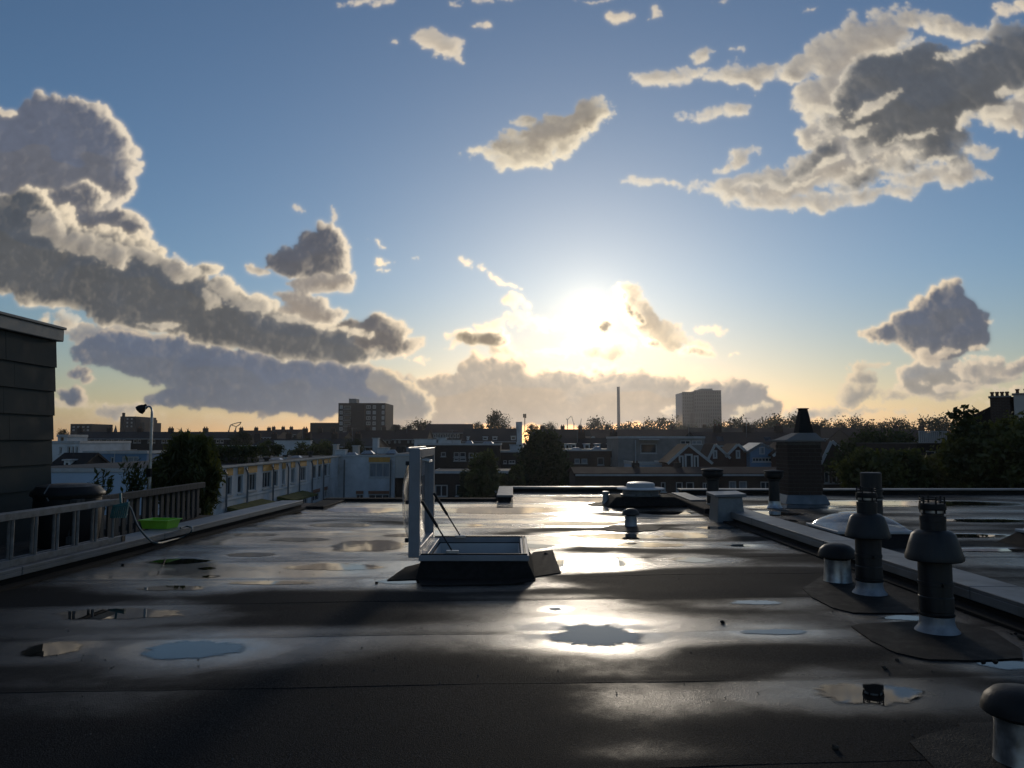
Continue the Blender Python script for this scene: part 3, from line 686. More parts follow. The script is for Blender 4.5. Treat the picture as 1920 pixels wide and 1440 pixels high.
def lay_felt(parent, seams, left, right, far, dx=0.045, dy=0.04, slope=SLOPE):
    for k in range(len(seams) - 1):
        y0, y1 = seams[k], seams[k + 1] + 0.05
        xs = np.linspace(0, 1, int((right(y0) - left(y0)) / dx) + 1)
        ts = np.linspace(0, 1, int((y1 - y0) / dy) + 2)
        S, T = np.meshgrid(xs, ts)
        Yc = y0 + (y1 - y0) * T
        L, Rr = np.vectorize(left)(Yc), np.vectorize(right)(Yc)
        X = L + (Rr - L) * S
        edge = 0.009 * vfbm(X, X * 0 + k * 3.1, 2.2, 4, 301) + 0.012 * vfbm(X, X * 0 + k * 5.7, 0.5, 2, 311)
        Y = np.minimum(Yc + slope * X + edge * (1 - T) , far)
        Z, WET = roof_fields(X, Y)
        lap = np.clip(1 - (Y - Y[0:1]) / 0.5, 0, 1) ** 2           # the sheet lies over the next nearer one
        Z = Z + 0.0026 * (0.55 + 0.9 * vfbm(X, X * 0 + k * 2.3, 0.9, 3, 331)).clip(.12, 1.2) * lap * np.clip(Z / 0.005, 0.2, 1)
        WET = np.clip(WET - 0.16 * np.exp(-((Y - Y[0:1] - 0.03) / 0.05) ** 2), 0, 1)
        ob = sheet_mesh('felt_sheet', X, Y, Z, WET, M['roof'], skirt=0.012)
        ob.parent = parent
lay_felt(roof, SEAMS, XL, XR, FAR)
# the strip of roof that runs on beyond the far edge
far_z = lambda X, Y: roof_fields(X, Y)
for y0, y1 in ((FAR - .06, 15.75), (15.70, 16.7), (16.65, 17.35)):
    xs = np.linspace(-0.2, 3.2, 70); ys = np.linspace(y0, y1, 22); X, Y = np.meshgrid(xs, ys)
    Z, W_ = roof_fields(X, Y); ob = sheet_mesh('felt_sheet', X, Y, Z, W_, M['roof'], skirt=.01); ob.parent = roof
# puddles: level sheets of rain water in the hollows
random.seed(3)
for i, q in enumerate(PUDS):
    n = 160; outline = []
    sd = i * 7.3
    for k in range(n):
        a = 2 * math.pi * k / n; c, s = math.cos(a), math.sin(a)
        rr = 1 + q.rag * (0.55 * fnoise(c * 1.3 + sd, s * 1.3, 1.0) + 0.30 * fnoise(c * 3.2 + sd, s * 3.2, 2.0) + 0.16 * fnoise(c * 9 + sd, s * 9, 3.0) + 0.12 * fnoise(c * 24 + sd, s * 24, 3.0) + 0.09 * fnoise(c * 60 + sd, s * 60, 3.0))
        rr = max(.25, min(rr, 1.12 + .03 * fnoise(c * 14 + sd, s * 14, 5.0)))
        outline.append((q.c.x + q.a * rr * c, q.c.y + q.b * rr * s))
    me = puddle_mesh(q.c.x, q.c.y, 0.0022, outline)
    ob = bpy.data.objects.new('puddle', me); COL.objects.link(ob)
    tag(ob, 'rain puddle lying on the wet flat roof', None, 'rain puddles on the roof', 'structure')
# patches of felt dressed round the pipes
def felt_patch(px, lift=0.006, name='felt_patch', zf=None, m='felt2', parent=None):
    pts = [G(x, y, 0.014) for (x, y) in px]
    bm = bmesh.new()
    dense = []
    for i, p in enumerate(pts):
        q = pts[(i + 1) % len(pts)]; n = max(2, int((q - p).length / 0.03))
        for k in range(n):
            w = p.lerp(q, k / n); o = 0.008 * fnoise(w.x * 12, w.y * 12, 4.0)
            dense.append((w.x + o, w.y + o))
    vs = [bm.verts.new((p[0], p[1], 0)) for p in dense]
    f = bm.faces.new(vs)
    bmesh.ops.triangulate(bm, faces=[f])
    for _ in range(2):
        bmesh.ops.subdivide_edges(bm, edges=[e for e in bm.edges if e.calc_length() > 0.12], cuts=1)
        bmesh.ops.triangulate(bm, faces=[f_ for f_ in bm.faces if len(f_.verts) > 3])
    xy = np.array([(v.co.x, v.co.y) for v in bm.verts])
    Z, _w = roof_fields(xy[:, 0], xy[:, 1])
    for v, z in zip(bm.verts, Z): v.co.z = max(z, .003) + lift
    be = [e for e in bm.edges if len(e.link_faces) == 1]
    g = bmesh.ops.extrude_edge_only(bm, edges=be)
    for v in g['geom']:
        if isinstance(v, bmesh.types.BMVert): v.co.z -= 0.012
    bmesh.ops.recalc_face_normals(bm, faces=bm.faces)
    me = bpy.data.meshes.new(name); bm.to_mesh(me); bm.free()
    me.materials.append(M[m])
    ob = bpy.data.objects.new(name, me); COL.objects.link(ob); ob.parent = parent or roof
    return ob
felt_patch([(1505, 1103), (1522, 1118), (1562, 1138), (1600, 1147), (1680, 1148), (1752, 1147), (1752, 1120), (1690, 1088), (1640, 1072), (1545, 1078)])
felt_patch([(1596, 1172), (1612, 1168), (1700, 1163), (1790, 1163), (1860, 1180), (1915, 1215), (1918, 1232), (1830, 1236), (1742, 1234), (1680, 1222), (1632, 1198)])
felt_patch([(1705, 1391), (1735, 1376), (1800, 1360), (1795, 1353), (1870, 1352), (2010, 1358), (2080, 1440), (2060, 1500), (1900, 1520), (1790, 1480)])
felt_patch([(1128, 989), (1150, 984), (1215, 983), (1240, 987), (1232, 993), (1180, 996), (1140, 994)])
felt_patch([(1100, 944), (1118, 941), (1150, 941), (1165, 944), (1140, 947), (1112, 947)])
# body of the building under the roof
body = thing('terrace_building', 'brick body of the building below the wet flat roof', 'building', (0, 8, -9))
mb = MB(); mb.box(-4.6, 3.7, -6, FAR - .02, -9, -0.03); mb.build('wall', M['brick'], body)
mb = MB(); mb.box(-0.22, 3.6, FAR - .02, 17.3, -9, -0.035); mb.build('wall', M['brick'], body)
mb = MB(); mb.box(3.7, 22, -6, 16.9, -9, -0.05); mb.build('wall', M['brick'], body)
mb = MB(); mb.box(-11, -4.6, -6, 12.6, -9, -0.08); mb.build('wall', M['brick'], body)
# ---- left parapet: coping in lengths over a felt upstand
lp = thing('roof_parapet', 'low grey coping along the left edge of the wet roof', 'parapet', (-4.2, 6, 0))
ys = [-1.0, 1.4, 3.9, 6.35, 8.62, 10.95, 13.25]
for a, b in zip(ys[:-1], ys[1:]):
    mb = MB(); g = .004
    for (o0, o1, z0, z1) in ((0, .37, .112, .142), (0.0, .018, .072, .112), (.352, .37, .05, .112)):
        q = [(XL(a + g) - o1, a + g), (XL(a + g) - o0, a + g), (XL(b - g) - o0, b - g), (XL(b - g) - o1, b - g)]
        mb.prism(q, 2, z0, z1)
    mb.build('coping', M['coping'], lp, bevel=.004)
mb = MB(); mb.prism([(XL(-1) - .345, -1), (XL(-1) - .03, -1), (XL(13.24) - .03, 13.24), (XL(13.24) - .345, 13.24)], 2, -.05, .111)
mb.build('upstand', M['felt'], lp)
mb = MB(); mb.prism([(XL(-1) - .03, -1), (XL(-1) + .10, -1), (XL(13.24) + .10, 13.24), (XL(13.24) - .03, 13.24)], 2, -.01, .022)
mb.build('felt_fillet', M['felt'], lp)
# ---- far edge of the roof: a dark felt upstand, then a step back with pale coping
fe = thing('far_upstand', 'low dark felt upstand along the far left edge of the roof', 'parapet', (-1.8, FAR, 0))
mb = MB(); mb.box(-3.7, -0.30, FAR - .02, FAR + .28, -.04, .055); mb.build('upstand', M['felt'], fe, bevel=.012)
mb = MB(); mb.prism([(-3.62, 13.2), (-3.3, 13.2), (-3.25, FAR + .28), (-3.7, FAR + .28)], 2, -.03, .040); mb.build('corner_piece', M['felt'], fe, bevel=.01)
fc = thing('far_coping', 'pale metal coping round the roof corner in front of the big dark tree', 'parapet', (0, 17, 0))
mb = MB(); mb.box(-.30, .02, FAR - .03, 17.28, .085, .125); mb.build('coping', M['coping'], fc, bevel=.006)
mb = MB(); mb.box(-.30, 2.62, 17.285, 17.62, .085, .125); mb.build('coping', M['coping'], fc, bevel=.006)
mb = MB(); mb.box(-.27, -.01, FAR - .01, 17.3, -.03, .084); mb.box(-.27, 2.6, 17.31, 17.58, -.03, .084); mb.build('upstand', M['felt'], fc)
# ---- right parapet
rp = thing('party_wall_parapet', 'grey metal coping of the party wall on the right', 'parapet', (3.3, 8, 0))
ys = [-1, 1.35, 3.62, 5.42, 7.85, 10.1, 12.1]
for a, b in zip(ys[:-1], ys[1:]):
    mb = MB(); g = .004
    for (o0, o1, z0, z1) in ((0, .36, .128, .158), (0.0, .018, .065, .128), (.342, .36, .07, .128)):
        mb.prism([(XR(a + g) + o0, a + g), (XR(a + g) + o1, a + g), (XR(b - g) + o1, b - g), (XR(b - g) + o0, b - g)], 2, z0, z1)
    mb.build('coping', M['coping'], rp, bevel=.004)
mb = MB(); mb.prism([(XR(-1) + .03, -1), (XR(-1) + .335, -1), (XR(12.1) + .335, 12.1), (XR(12.1) + .03, 12.1)], 2, -.05, .127); mb.build('upstand', M['felt'], rp)
mb = MB(); mb.prism([(XR(-1) - .12, -1), (XR(-1) + .03, -1), (XR(12.1) + .03, 12.1), (XR(12.1) - .12, 12.1)], 2, -.01, .024); mb.build('felt_fillet', M['felt'], rp)
rc = thing('felt_capped_upstand', 'dark felt kerb running on from the right coping to the round roof light', 'parapet', (3.2, 13, 0))
mb = MB(); mb.prism([(3.10, 12.12), (3.46, 12.12), (3.62, 15.6), (3.2, 15.6)], 2, -.04, .10); mb.build('upstand', M['felt'], rc, bevel=.015)
mb = MB(); mb.prism([(3.22, 13.6), (3.5, 13.6), (3.58, 15.5), (3.28, 15.5)], 2, .101, .122); mb.build('coping', M['coping'], rc, bevel=.004)
# ---- the neighbour's roof beyond the party wall
nroof = tag(thing('neighbour_roof', 'wet flat roof of the neighbour beyond the party wall', None), kind='structure')
NP = [(1700, 943, 180, 5), (1440, 962, 60, 4), (1480, 950, 70, 3), (1800, 1003, 90, 3), (1860, 1030, 70, 3), (1850, 975, 80, 3), (1640, 985, 40, 3), (1480, 975, 16, 2)]
for k in range(0, 12):
    y0, y1 = 3.2 + 1.15 * k, 3.2 + 1.15 * (k + 1) + .05
    xs = np.linspace(3.62, 22.0, 220); ys2 = np.linspace(y0, min(y1, 16.9), 22); X, Y = np.meshgrid(xs, ys2)
    Z = 0.006 * vfbm(X * .34, Y * 1.1, 1.0, 2, 401) + 0.002 * vfbm(X, Y, 1.2, 2, 411) - .004
    W_ = np.clip(0.30 + 0.60 * vfbm(X * .3, Y * .9, 1.0, 3, 421) + 0.12, 0, 1)
    for (px_, py_, rx, ry) in NP:
        c = G(px_, py_); a = rx / 1400 * c.y; b = (G(px_, py_ - ry).y - G(px_, py_ + ry).y) / 2 + .05
        r = np.sqrt(((X - c.x) / a) ** 2 + ((Y - c.y) / b) ** 2); m_ = 1 - sstep(r, 1.0, 1.6); Z = Z * (1 - m_) - .012 * m_; W_ = np.maximum(W_, m_)
    Z = Z + .005 * np.clip(1 - (Y - Y[0:1]) / .5, 0, 1) ** 2 * np.clip(1 + Z / .012, 0, 1)
    ob = sheet_mesh('felt_sheet', X, Y, Z, W_, M['roof'], skirt=.012); ob.parent = nroof
for i, (px_, py_, rx, ry) in enumerate(NP):
    c = G(px_, py_); a = rx / 1400 * c.y; b = (G(px_, py_ - ry).y - G(px_, py_ + ry).y) / 2
    n = 120; pts = []
    for k in range(n):
        t = 2 * math.pi * k / n; rr = min(1.1, 1 + .5 * fnoise(math.cos(t) * 1.6 + i * 5, math.sin(t) * 1.6, 7.) + .2 * fnoise(math.cos(t) * 7 + i, math.sin(t) * 7, 7.))
        pts.append((max(3.66, c.x + a * rr * math.cos(t)), c.y + b * rr * math.sin(t), -.006))
    me = puddle_mesh(max(3.66, c.x), c.y, -.006, [(p_[0], p_[1]) for p_ in pts])
    ob = bpy.data.objects.new('puddle', me); COL.objects.link(ob); tag(ob, 'rain puddle lying on the neighbouring flat roof', None, 'rain puddles on the neighbouring roof', 'structure')
nf = thing('neighbour_far_parapet', 'low grey kerb along the far edge of the neighbouring roof', 'parapet', (9, 16.9, 0))
mb = MB(); mb.box(3.75, 22, 16.62, 16.95, -.05, .085); mb.build('upstand', M['felt'], nf)
for a, b in ((3.72, 6.6), (6.606, 9.8), (9.806, 13.0), (13.006, 16.2), (16.206, 22)):
    mb = MB(); mb.box(a, b, 16.58, 16.99, .086, .115); mb.build('coping', M['coping'], nf, bevel=.004)
# terrace on the left, a little board deck
deck = tag(thing('terrace_deck', 'dark board deck of the roof terrace on the left', None), kind='structure')
for k in range(44):
    mb = MB(); x0 = -10.9 + k * .145; mb.box(x0, x0 + .137, -4, 12.55, -.075, -.045); mb.build('plank', M['deck'], deck)
# ------------------------------------------------------------------ things on the roof
def arc(c, r, a0, a1, n, plane='xz'):
    out = []
    for k in range(n + 1):
        a = R(a0 + (a1 - a0) * k / n)
        out.append((c[0] + r * math.cos(a), c[1], c[2] + r * math.sin(a)) if plane == 'xz' else (c[0] + r * math.cos(a), c[1] + r * math.sin(a), c[2]))
    return out
# ---- access hatch, standing open
HX0, HX1, HY0, HY1, HZ = -0.80, 0.135, 6.62, 7.86, 0.195
hatch = thing('roof_hatch', 'open roof access hatch with clear domed lid standing upright', 'roof hatch', (-.33, 7.2, 0))
mb = MB()                                                  # felt-covered kerb, flared at the foot
b0 = (HX0 - .03, HX1 + .075, HY0 - .10, HY1 + .08); b1 = (HX0 + .0, HX1 + .0, HY0 + .0, HY1 - .0); t = .06
vs = []
for (x0, x1, y0, y1), z in ((b0, -.01), (b1, .145)): vs += [(x0, y0, z), (x1, y0, z), (x1, y1, z), (x0, y1, z)]
i1 = (HX0 + t, HX1 - t, HY0 + t, HY1 - t)
for z in (.145, -.35): vs += [(i1[0], i1[2], z), (i1[1], i1[2], z), (i1[1], i1[3], z), (i1[0], i1[3], z)]
fs = []
for l in range(3):
    for k in range(4): fs.append((l * 4 + k, l * 4 + (k + 1) % 4, l * 4 + 4 + (k + 1) % 4, l * 4 + 4 + k))
mb.add(vs, fs); kerb = mb.build('kerb', M['felt'], hatch)
mb = MB(); mb.box(i1[0], i1[1], i1[2], i1[3], -.86, -.82); mb.build('shaft_floor', M['concrete'], hatch)
mb = MB()
for (x0, x1, y0, y1) in ((i1[0] + .001, i1[1] - .001, i1[3] - .012, i1[3] - .002), (i1[0] + .001, i1[1] - .001, i1[2] + .002, i1[2] + .012), (i1[0] + .002, i1[0] + .012, i1[2] + .013, i1[3] - .013), (i1[1] - .012, i1[1] - .002, i1[2] + .013, i1[3] - .013)):
    mb.box(x0, x1, y0, y1, -.81, .14)
mb.build('shaft_lining', M['white'], hatch)
mb = MB()
for (x0, x1, y0, y1) in ((HX0 - .015, HX1 + .015, HY0 - .015, HY0 + .055), (HX0 - .015, HX1 + .015, HY1 - .055, HY1 + .015), (HX0 - .015, HX0 + .055, HY0 + .056, HY1 - .056), (HX1 - .055, HX1 + .015, HY0 + .056, HY1 - .056)):
    mb.box(x0, x1, y0, y1, .146, HZ)
mb.build('base_frame', M['hatchgrey'], hatch, bevel=.004)
mb = MB()
for (x0, x1, y0, y1) in ((HX0 + .0, HX1 - .0, HY0 + .012, HY0 + .03), (HX0, HX1, HY1 - .03, HY1 - .012), (HX1 - .03, HX1 - .012, HY0 + .031, HY1 - .031)):
    mb.box(x0, x1, y0, y1, HZ + .001, HZ + .012)
mb.build('gasket', M['black'], hatch)
LX = HX0 - .055                                            # the lid, upright on its hinges
lid = thing('lid', None, None, (0, 0, 0)); lid.parent = hatch; lid.location = (LX - hatch.location.x, 0, HZ)
LH = .93
def lidbar(y0, y1, z0, z1, d0=-.05, d1=.045):
    mb = MB(); mb.box(LX + d0, LX + d1, y0, y1, z0, z1); return mb
mb = MB()
for (y0, y1, z0, z1) in ((HY0 - .02, HY0 + .07, HZ - .02, HZ + LH), (HY1 - .07, HY1 + .02, HZ - .02, HZ + LH), (HY0 + .071, HY1 - .071, HZ - .02, HZ + .06), (HY0 + .071, HY1 - .071, HZ + LH - .08, HZ + LH)):
    mb.box(LX - .05, LX + .045, y0, y1, z0, z1)
mb.box(LX - .075, LX - .051, HY0 - .03, HY1 + .03, HZ + LH - .03, HZ + LH + .012)
lid_frame = mb.build('lid_frame', M['hatchgrey'], lid, bevel=.005)
mb = MB()                                                  # two skins of the acrylic dome, bulging away
ny, nz = 22, 18
for depth, off in ((.13, 0.0), (.02, .045)):
    vs, fs = [], []
    for j in range(nz + 1):
        for i in range(ny + 1):
            a, b = i / ny * 2 - 1, j / nz * 2 - 1
            bulge = depth * (1 - abs(a) ** 2.6) ** .7 * (1 - abs(b) ** 2.6) ** .7
            vs.append((LX - .045 + off - bulge, (HY0 + HY1) / 2 + a * ((HY1 - HY0) / 2 - .055), HZ + .05 + (LH - .12) * (b + 1) / 2))
    for j in range(nz):
        for i in range(ny): fs.append((j * (ny + 1) + i, j * (ny + 1) + i + 1, (j + 1) * (ny + 1) + i + 1, (j + 1) * (ny + 1) + i))
    mb.add(vs, fs)
mb.build('dome', M['acrylic'], lid, smooth=True)
for z in (HZ + .13, HZ + .46, HZ + .80):
    mb = MB(); mb.box(LX - .082, LX - .051, HY0 - .018, HY0 + .03, z - .018, z + .018); mb.build('clamp', M['darkmetal'], lid, bevel=.003)
mb = MB(); mb.tube([(LX - .0, HY0 + .25, HZ + LH - .10), (LX + .09, HY0 + .25, HZ + LH - .12), (LX + .09, HY0 + .50, HZ + LH - .12), (LX, HY0 + .50, HZ + LH - .10)], .012, 8); mb.build('grab_handle', M['galv'], lid, smooth=True)
for y in (HY0 + .10, HY1 - .10):
    a, b = Vector((LX + .05, y, HZ + .46)), Vector((LX + .32, y, HZ + .03))
    st = thing('gas_strut', None, None, (0, 0, 0)); st.parent = hatch; st.location = (a.x - hatch.location.x, a.y - hatch.location.y, a.z)
    m = a.lerp(b, .52)
    mb = MB(); mb.tube([a, m], .014, 10); mb.build('cylinder', M['black'], st, smooth=True)
    mb = MB(); mb.tube([m, b], .007, 8); mb.build('rod', M['darkmetal'], st, smooth=True)
    mb = MB(); mb.box(b.x - .05, b.x + .06, y - .02, y + .02, HZ + .002, HZ + .028); mb.build('bracket', M['galv'], st, bevel=.003)
# rough felt dressed out from the foot of the kerb
felt_patch([(726, 1086), (760, 1062), (800, 1052), (812, 1068), (800, 1084)], .006, m='felt')
felt_patch([(1000, 1034), (1036, 1030), (1042, 1046), (1052, 1072), (1000, 1080), (985, 1078), (985, 1050)], .006, m='felt')
felt_patch([(784, 1080), (1000, 1080), (1005, 1086), (960, 1093), (840, 1096), (790, 1096)], .006)
# ---- flue terminals
def flue(name, label, x, y, s=1.0, group='flue terminals on the roof', rot=0.0):
    t = thing(name, label, 'flue', (x, y, zr(x, y) + .004 if x < 3.2 else 0), group)
    def L(nm, prof, m, n=36):
        mb = MB(); mb.lathe([(r * s, z * s) for r, z in prof], n); return mb.build(nm, M[m], t, smooth=True, world=False)
    L('lead_collar', [(.13, 0), (.128, .006), (.108, .03), (.099, .06), (.098, .105)], 'lead')
    L('pipe', [(.096, .05), (.096, .125), (.1, .13), (.1, .215), (.096, .22), (.096, .45)], 'darkmetal')
    L('hood', [(.095, .44), (.158, .438), (.167, .445), (.168, .462), (.158, .49), (.145, .54), (.125, .60), (.10, .622), (.076, .628)], 'darkmetal')
    L('neck', [(.074, .62), (.074, .68), (.076, .682), (.076, .715), (.064, .717), (.064, .735)], 'darkmetal')
    L('bright_band', [(.066, .734), (.066, .75)], 'galv')
    L('top_ring', [(.05, .752), (.078, .752), (.080, .765), (.076, .792), (.05, .792)], 'black')
    L('clamp_band', [(.0965, .285), (.1005, .287), (.1005, .309), (.0965, .311)], 'darkmetal')
    mb = MB(); mb.box(-.014 * s, .014 * s, -.116 * s, -.099 * s, .288 * s, .308 * s); mb.build('clamp_bolt', M['darkmetal'], t, world=False)
    L('sealant_bead', [(.1, .098), (.1045, .102), (.1035, .110), (.098, .114)], 'felt')
    cage = MB()
    for zz in (.806, .822):
        ring = [(.069 * s * math.cos(a), .069 * s * math.sin(a), zz * s) for a in [2 * math.pi * k / 20 for k in range(21)]]
        cage.tube(ring, .0035 * s, 6, cap=False)
    cage.build('cage_ring', M['black'], t, world=False)
    for k in range(6):
        a = 2 * math.pi * (k + .3) / 6 + rot
        mb = MB(); mb.tube([(.07 * s * math.cos(a), .07 * s * math.sin(a), .73 * s), (.07 * s * math.cos(a), .07 * s * math.sin(a), .838 * s)], .0055 * s, 6); mb.build('cage_post', M['black'], t, world=False)
    return t
c = G(1768, 1190); flue('flue_terminal', 'dark flue with bell hood nearest the camera, beside right coping', c.x, c.y + .06)
c = G(1638, 1118); flue('flue_terminal', 'dark flue with bell hood next to the mushroom vent', c.x, c.y + .06, .985, rot=.4)
def mushroom(label, x, y, s=1.0, cap='black', base='galv', name='mushroom_vent', z=None):
    t = thing(name, label, 'roof vent', (x, y, (zr(x, y) if x < 3.2 else 0.0) + .002 if z is None else z), 'mushroom vents on the roof')
    mb = MB(); mb.lathe([(.118 * s, 0), (.114 * s, .01 * s), (.105 * s, .16 * s), (.107 * s, .18 * s), (.107 * s, .188 * s), (.098 * s, .19 * s), (.098 * s, .05 * s)], 36, cap=False); mb.build('collar', M[base], t, smooth=True, world=False)
    mb = MB(); mb.lathe([(.078 * s, .10 * s), (.078 * s, .23 * s)], 28); mb.build('throat', M['black'], t, smooth=True, world=False)
    mb = MB(); mb.lathe([(.08 * s, .215 * s), (.145 * s, .205 * s), (.156 * s, .214 * s), (.154 * s, .235 * s), (.138 * s, .275 * s), (.105 * s, .305 * s), (.06 * s, .32 * s), (.001, .324 * s)], 36); mb.build('cap', M[cap], t, smooth=True, world=False)
    return t
c = G(1581, 1097); mushroom('black mushroom vent on galvanised collar beside the second flue', c.x, c.y + .1, .98)
c = G(1897, 1430); mushroom('black mushroom vent cut off by the bottom right corner', c.x + .03, c.y - .02, .84)
c = G(1184, 988); mushroom('small grey mushroom vent alone beyond the hatch', c.x, c.y + .05, .76, 'darkmetal', 'lead')
c = G(1136, 945); x, y = c.x, c.y
t = thing('vent_pipe', 'short grey vent pipe in the sun glare near the far coping', 'roof vent', (x, y, zr(x, y)))
mb = MB(); mb.lathe([(.075, 0), (.06, .05), (.056, .2)], 24); mb.build('pipe', M['lead'], t, smooth=True, world=False)
mb = MB(); mb.lathe([(.062, .2), (.064, .205), (.064, .235), (.04, .24)], 24); mb.build('rim', M['galv'], t, smooth=True, world=False)
# ---- round roof light on a felt kerb
x, y = P(1197, 930, 13.9).x, 13.95
rl = thing('round_roof_light', 'round white domed roof light on dark felt kerb near the far coping', 'roof light', (x, y, 0))
mb = MB(); mb.add([(-.62, -.42, 0), (.95, -.42, 0), (.95, .6, 0), (-.62, .6, 0), (-.45, -.34, .17), (.62, -.34, .17), (.62, .5, .17), (-.45, .5, .17)], [(3, 2, 1, 0), (4, 5, 6, 7), (0, 1, 5, 4), (1, 2, 6, 5), (2, 3, 7, 6), (3, 0, 4, 7)]); mb.build('kerb', M['felt'], rl, world=False, bevel=.02)
mb = MB(); mb.lathe([(.36, .171), (.37, .18), (.37, .20), (.33, .205), (.33, .30)], 40, (.05, 0, 0)); mb.build('upstand', M['sheet'], rl, smooth=True, world=False)
mb = MB(); mb.lathe([(.34, .30), (.43, .292), (.44, .30), (.43, .318), (.30, .33)], 40, (.05, 0, 0)); mb.build('brim', M['white'], rl, smooth=True, world=False)
mb = MB(); mb.lathe([(.26, .33), (.26, .385), (.24, .41), (.14, .425), (.001, .43)], 40, (.05, 0, 0)); mb.build('dome', M['trim'], rl, smooth=True, world=False)
for k in range(8):
    a = 2 * math.pi * (k + .5) / 8; mb = MB(); mb.lathe([(.014, 0), (.014, .012)], 8, (.05 + .352 * math.cos(a), .352 * math.sin(a), .201)); mb.build('bolt', M['darkmetal'], rl, world=False)
# ---- sheet metal outlet straddling the coping
p = P(1368, 950, 11.2)
vb = thing('sheet_metal_outlet', 'grey sheet metal box vent with sloping lid on the right coping', 'roof vent', (p.x - .02, 11.25, .13))
def frustum(b, t_, z0, z1):
    (x0, x1, y0, y1), (a0, a1, c0, c1) = b, t_
    return [(x0, y0, z0), (x1, y0, z0), (x1, y1, z0), (x0, y1, z0), (a0, c0, z1), (a1, c0, z1), (a1, c1, z1), (a0, c1, z1)], [(3, 2, 1, 0), (4, 5, 6, 7), (0, 1, 5, 4), (1, 2, 6, 5), (2, 3, 7, 6), (3, 0, 4, 7)]
mb = MB(); mb.add(*frustum((-.22, .19, -.26, .24), (-.19, .16, -.22, .2), -.14, .235)); mb.build('body', M['sheet'], vb, world=False, bevel=.006)
mb = MB(); mb.add([(-.25, -.27, .236), (.21, -.27, .236), (.21, .25, .236), (-.25, .25, .236), (-.25, -.27, .27), (.21, -.27, .285), (.21, .25, .30), (-.25, .25, .285)], [(3, 2, 1, 0), (4, 5, 6, 7), (0, 1, 5, 4), (1, 2, 6, 5), (2, 3, 7, 6), (3, 0, 4, 7)]); mb.build('lid', M['sheet'], vb, world=False, bevel=.006)
# ---- flues and skylights on the neighbour's roof
def capped_flue(label, px, Y, s=1.0):
    x = P(px, 900, Y).x
    t = thing('capped_flue', label, 'flue', (x, Y, 0), 'capped flues on the neighbouring roof')
    def L(nm, prof, m):
        mb = MB(); mb.lathe([(r * s, z * s) for r, z in prof], 28); mb.build(nm, M[m], t, smooth=True, world=False)
    L('collar', [(.15, -.01), (.13, .02), (.115, .06), (.112, .12)], 'galv')
    L('pipe', [(.10, .1), (.10, .5), (.12, .52), (.12, .54)], 'darkmetal')
    L('cap', [(.12, .54), (.165, .57), (.178, .61), (.172, .66), (.165, .67)], 'black')
    L('top_plate', [(.10, .671), (.185, .675), (.19, .69), (.17, .70), (.03, .72)], 'black')
capped_flue('dark capped flue just left of the sheet metal box', 1336, 12.95)
capped_flue('dark capped flue between the sheet metal box and brick chimney', 1451, 13.5, .93)
x = P(1634, 930, 11.4).x
t = thing('tall_flue', 'tall ribbed dark flue behind the bell hooded flue, before the trees', 'flue', (x, 11.4, 0))
mb = MB(); mb.lathe([(.19, -.02), (.16, .04), (.15, .10), (.15, .32), (.165, .325), (.165, .36), (.15, .365), (.15, .42), (.165, .425), (.165, .46), (.15, .465), (.15, .70), (.13, .71)], 28); mb.build('pipe', M['darkmetal'], t, smooth=True, world=False)
mb = MB(); mb.lathe([(.155, .30), (.156, .31), (.156, .318)], 28); mb.build('bright_band', M['galv'], t, smooth=True, world=False)
def dome_light(label, x, y, w, d, h, group='dome roof lights on the neighbouring roof'):
    t = thing('dome_roof_light', label, 'roof light', (x, y, 0), group)
    mb = MB(); mb.add(*frustum((-w / 2 - .2, w / 2 + .2, -d / 2 - .2, d / 2 + .2), (-w / 2 - .02, w / 2 + .02, -d / 2 - .02, d / 2 + .02), -.03, .13)); mb.build('kerb', M['felt'], t, world=False, bevel=.01)
    mb = MB(); mb.box(-w / 2 - .035, w / 2 + .035, -d / 2 - .035, d / 2 + .035, .131, .165); mb.build('rim', M['trim'], t, world=False, bevel=.006)
    mb = MB(); n = 20; vs, fs = [], []
    for j in range(n + 1):
        for i in range(n + 1):
            a, b = i / n * 2 - 1, j / n * 2 - 1
            vs.append((a * w / 2, b * d / 2, .166 + h * (1 - abs(a) ** 2.4) ** .6 * (1 - abs(b) ** 2.4) ** .6))
    for j in range(n):
        for i in range(n): fs.append((j * (n + 1) + i, j * (n + 1) + i + 1, (j + 1) * (n + 1) + i + 1, (j + 1) * (n + 1) + i))
    mb.add(vs, fs); mb.build('dome', M['milky'], t, world=False, smooth=True)
    return t
dome_light('milky dome roof light behind the second bell hooded flue', P(1612, 970, 9.0).x, 9.05, .82, .85, .18)
dome_light('roof light rim showing at the right edge of the picture', P(2058, 1000, 8.2).x, 8.4, .85, .85, .14)
# ---- brick chimney with a tapered cowl
CX0, CX1, CY0, CY1 = P(1478, 900, 14.4).x, P(1543, 900, 14.4).x, 14.4, 15.05
cz1 = P(1500, 829, 14.4).z
ch = thing('brick_chimney', 'square brick chimney with tall tapered cowl on the neighbouring roof', 'chimney', ((CX0 + CX1) / 2, 14.7, 0))
mb = MB(); mb.box(CX0 + .012, CX1 - .012, CY0 + .012, CY1 - .012, -.03, cz1); mb.build('mortar_core', M['mortar'], ch)
bm_ = bpy.data.meshes.new('brick')
q = MB(); q.box(-.5, .5, -.5, .5, -.5, .5); bm_.from_pydata(q.v, [], q.f); bm_.materials.append(M['brickpiece'])
rng = random.Random(8)
def put_brick(x0, x1, y0, y1, z0, z1):
    o = bpy.data.objects.new('brick', bm_); COL.objects.link(o); o.parent = ch
    o.location = ((x0 + x1) / 2 - ch.location.x, (y0 + y1) / 2 - ch.location.y, (z0 + z1) / 2); j = rng.uniform(-.004, .004)
    o.scale = (x1 - x0 + j, y1 - y0 + j, z1 - z0)
z = .145; row = 0
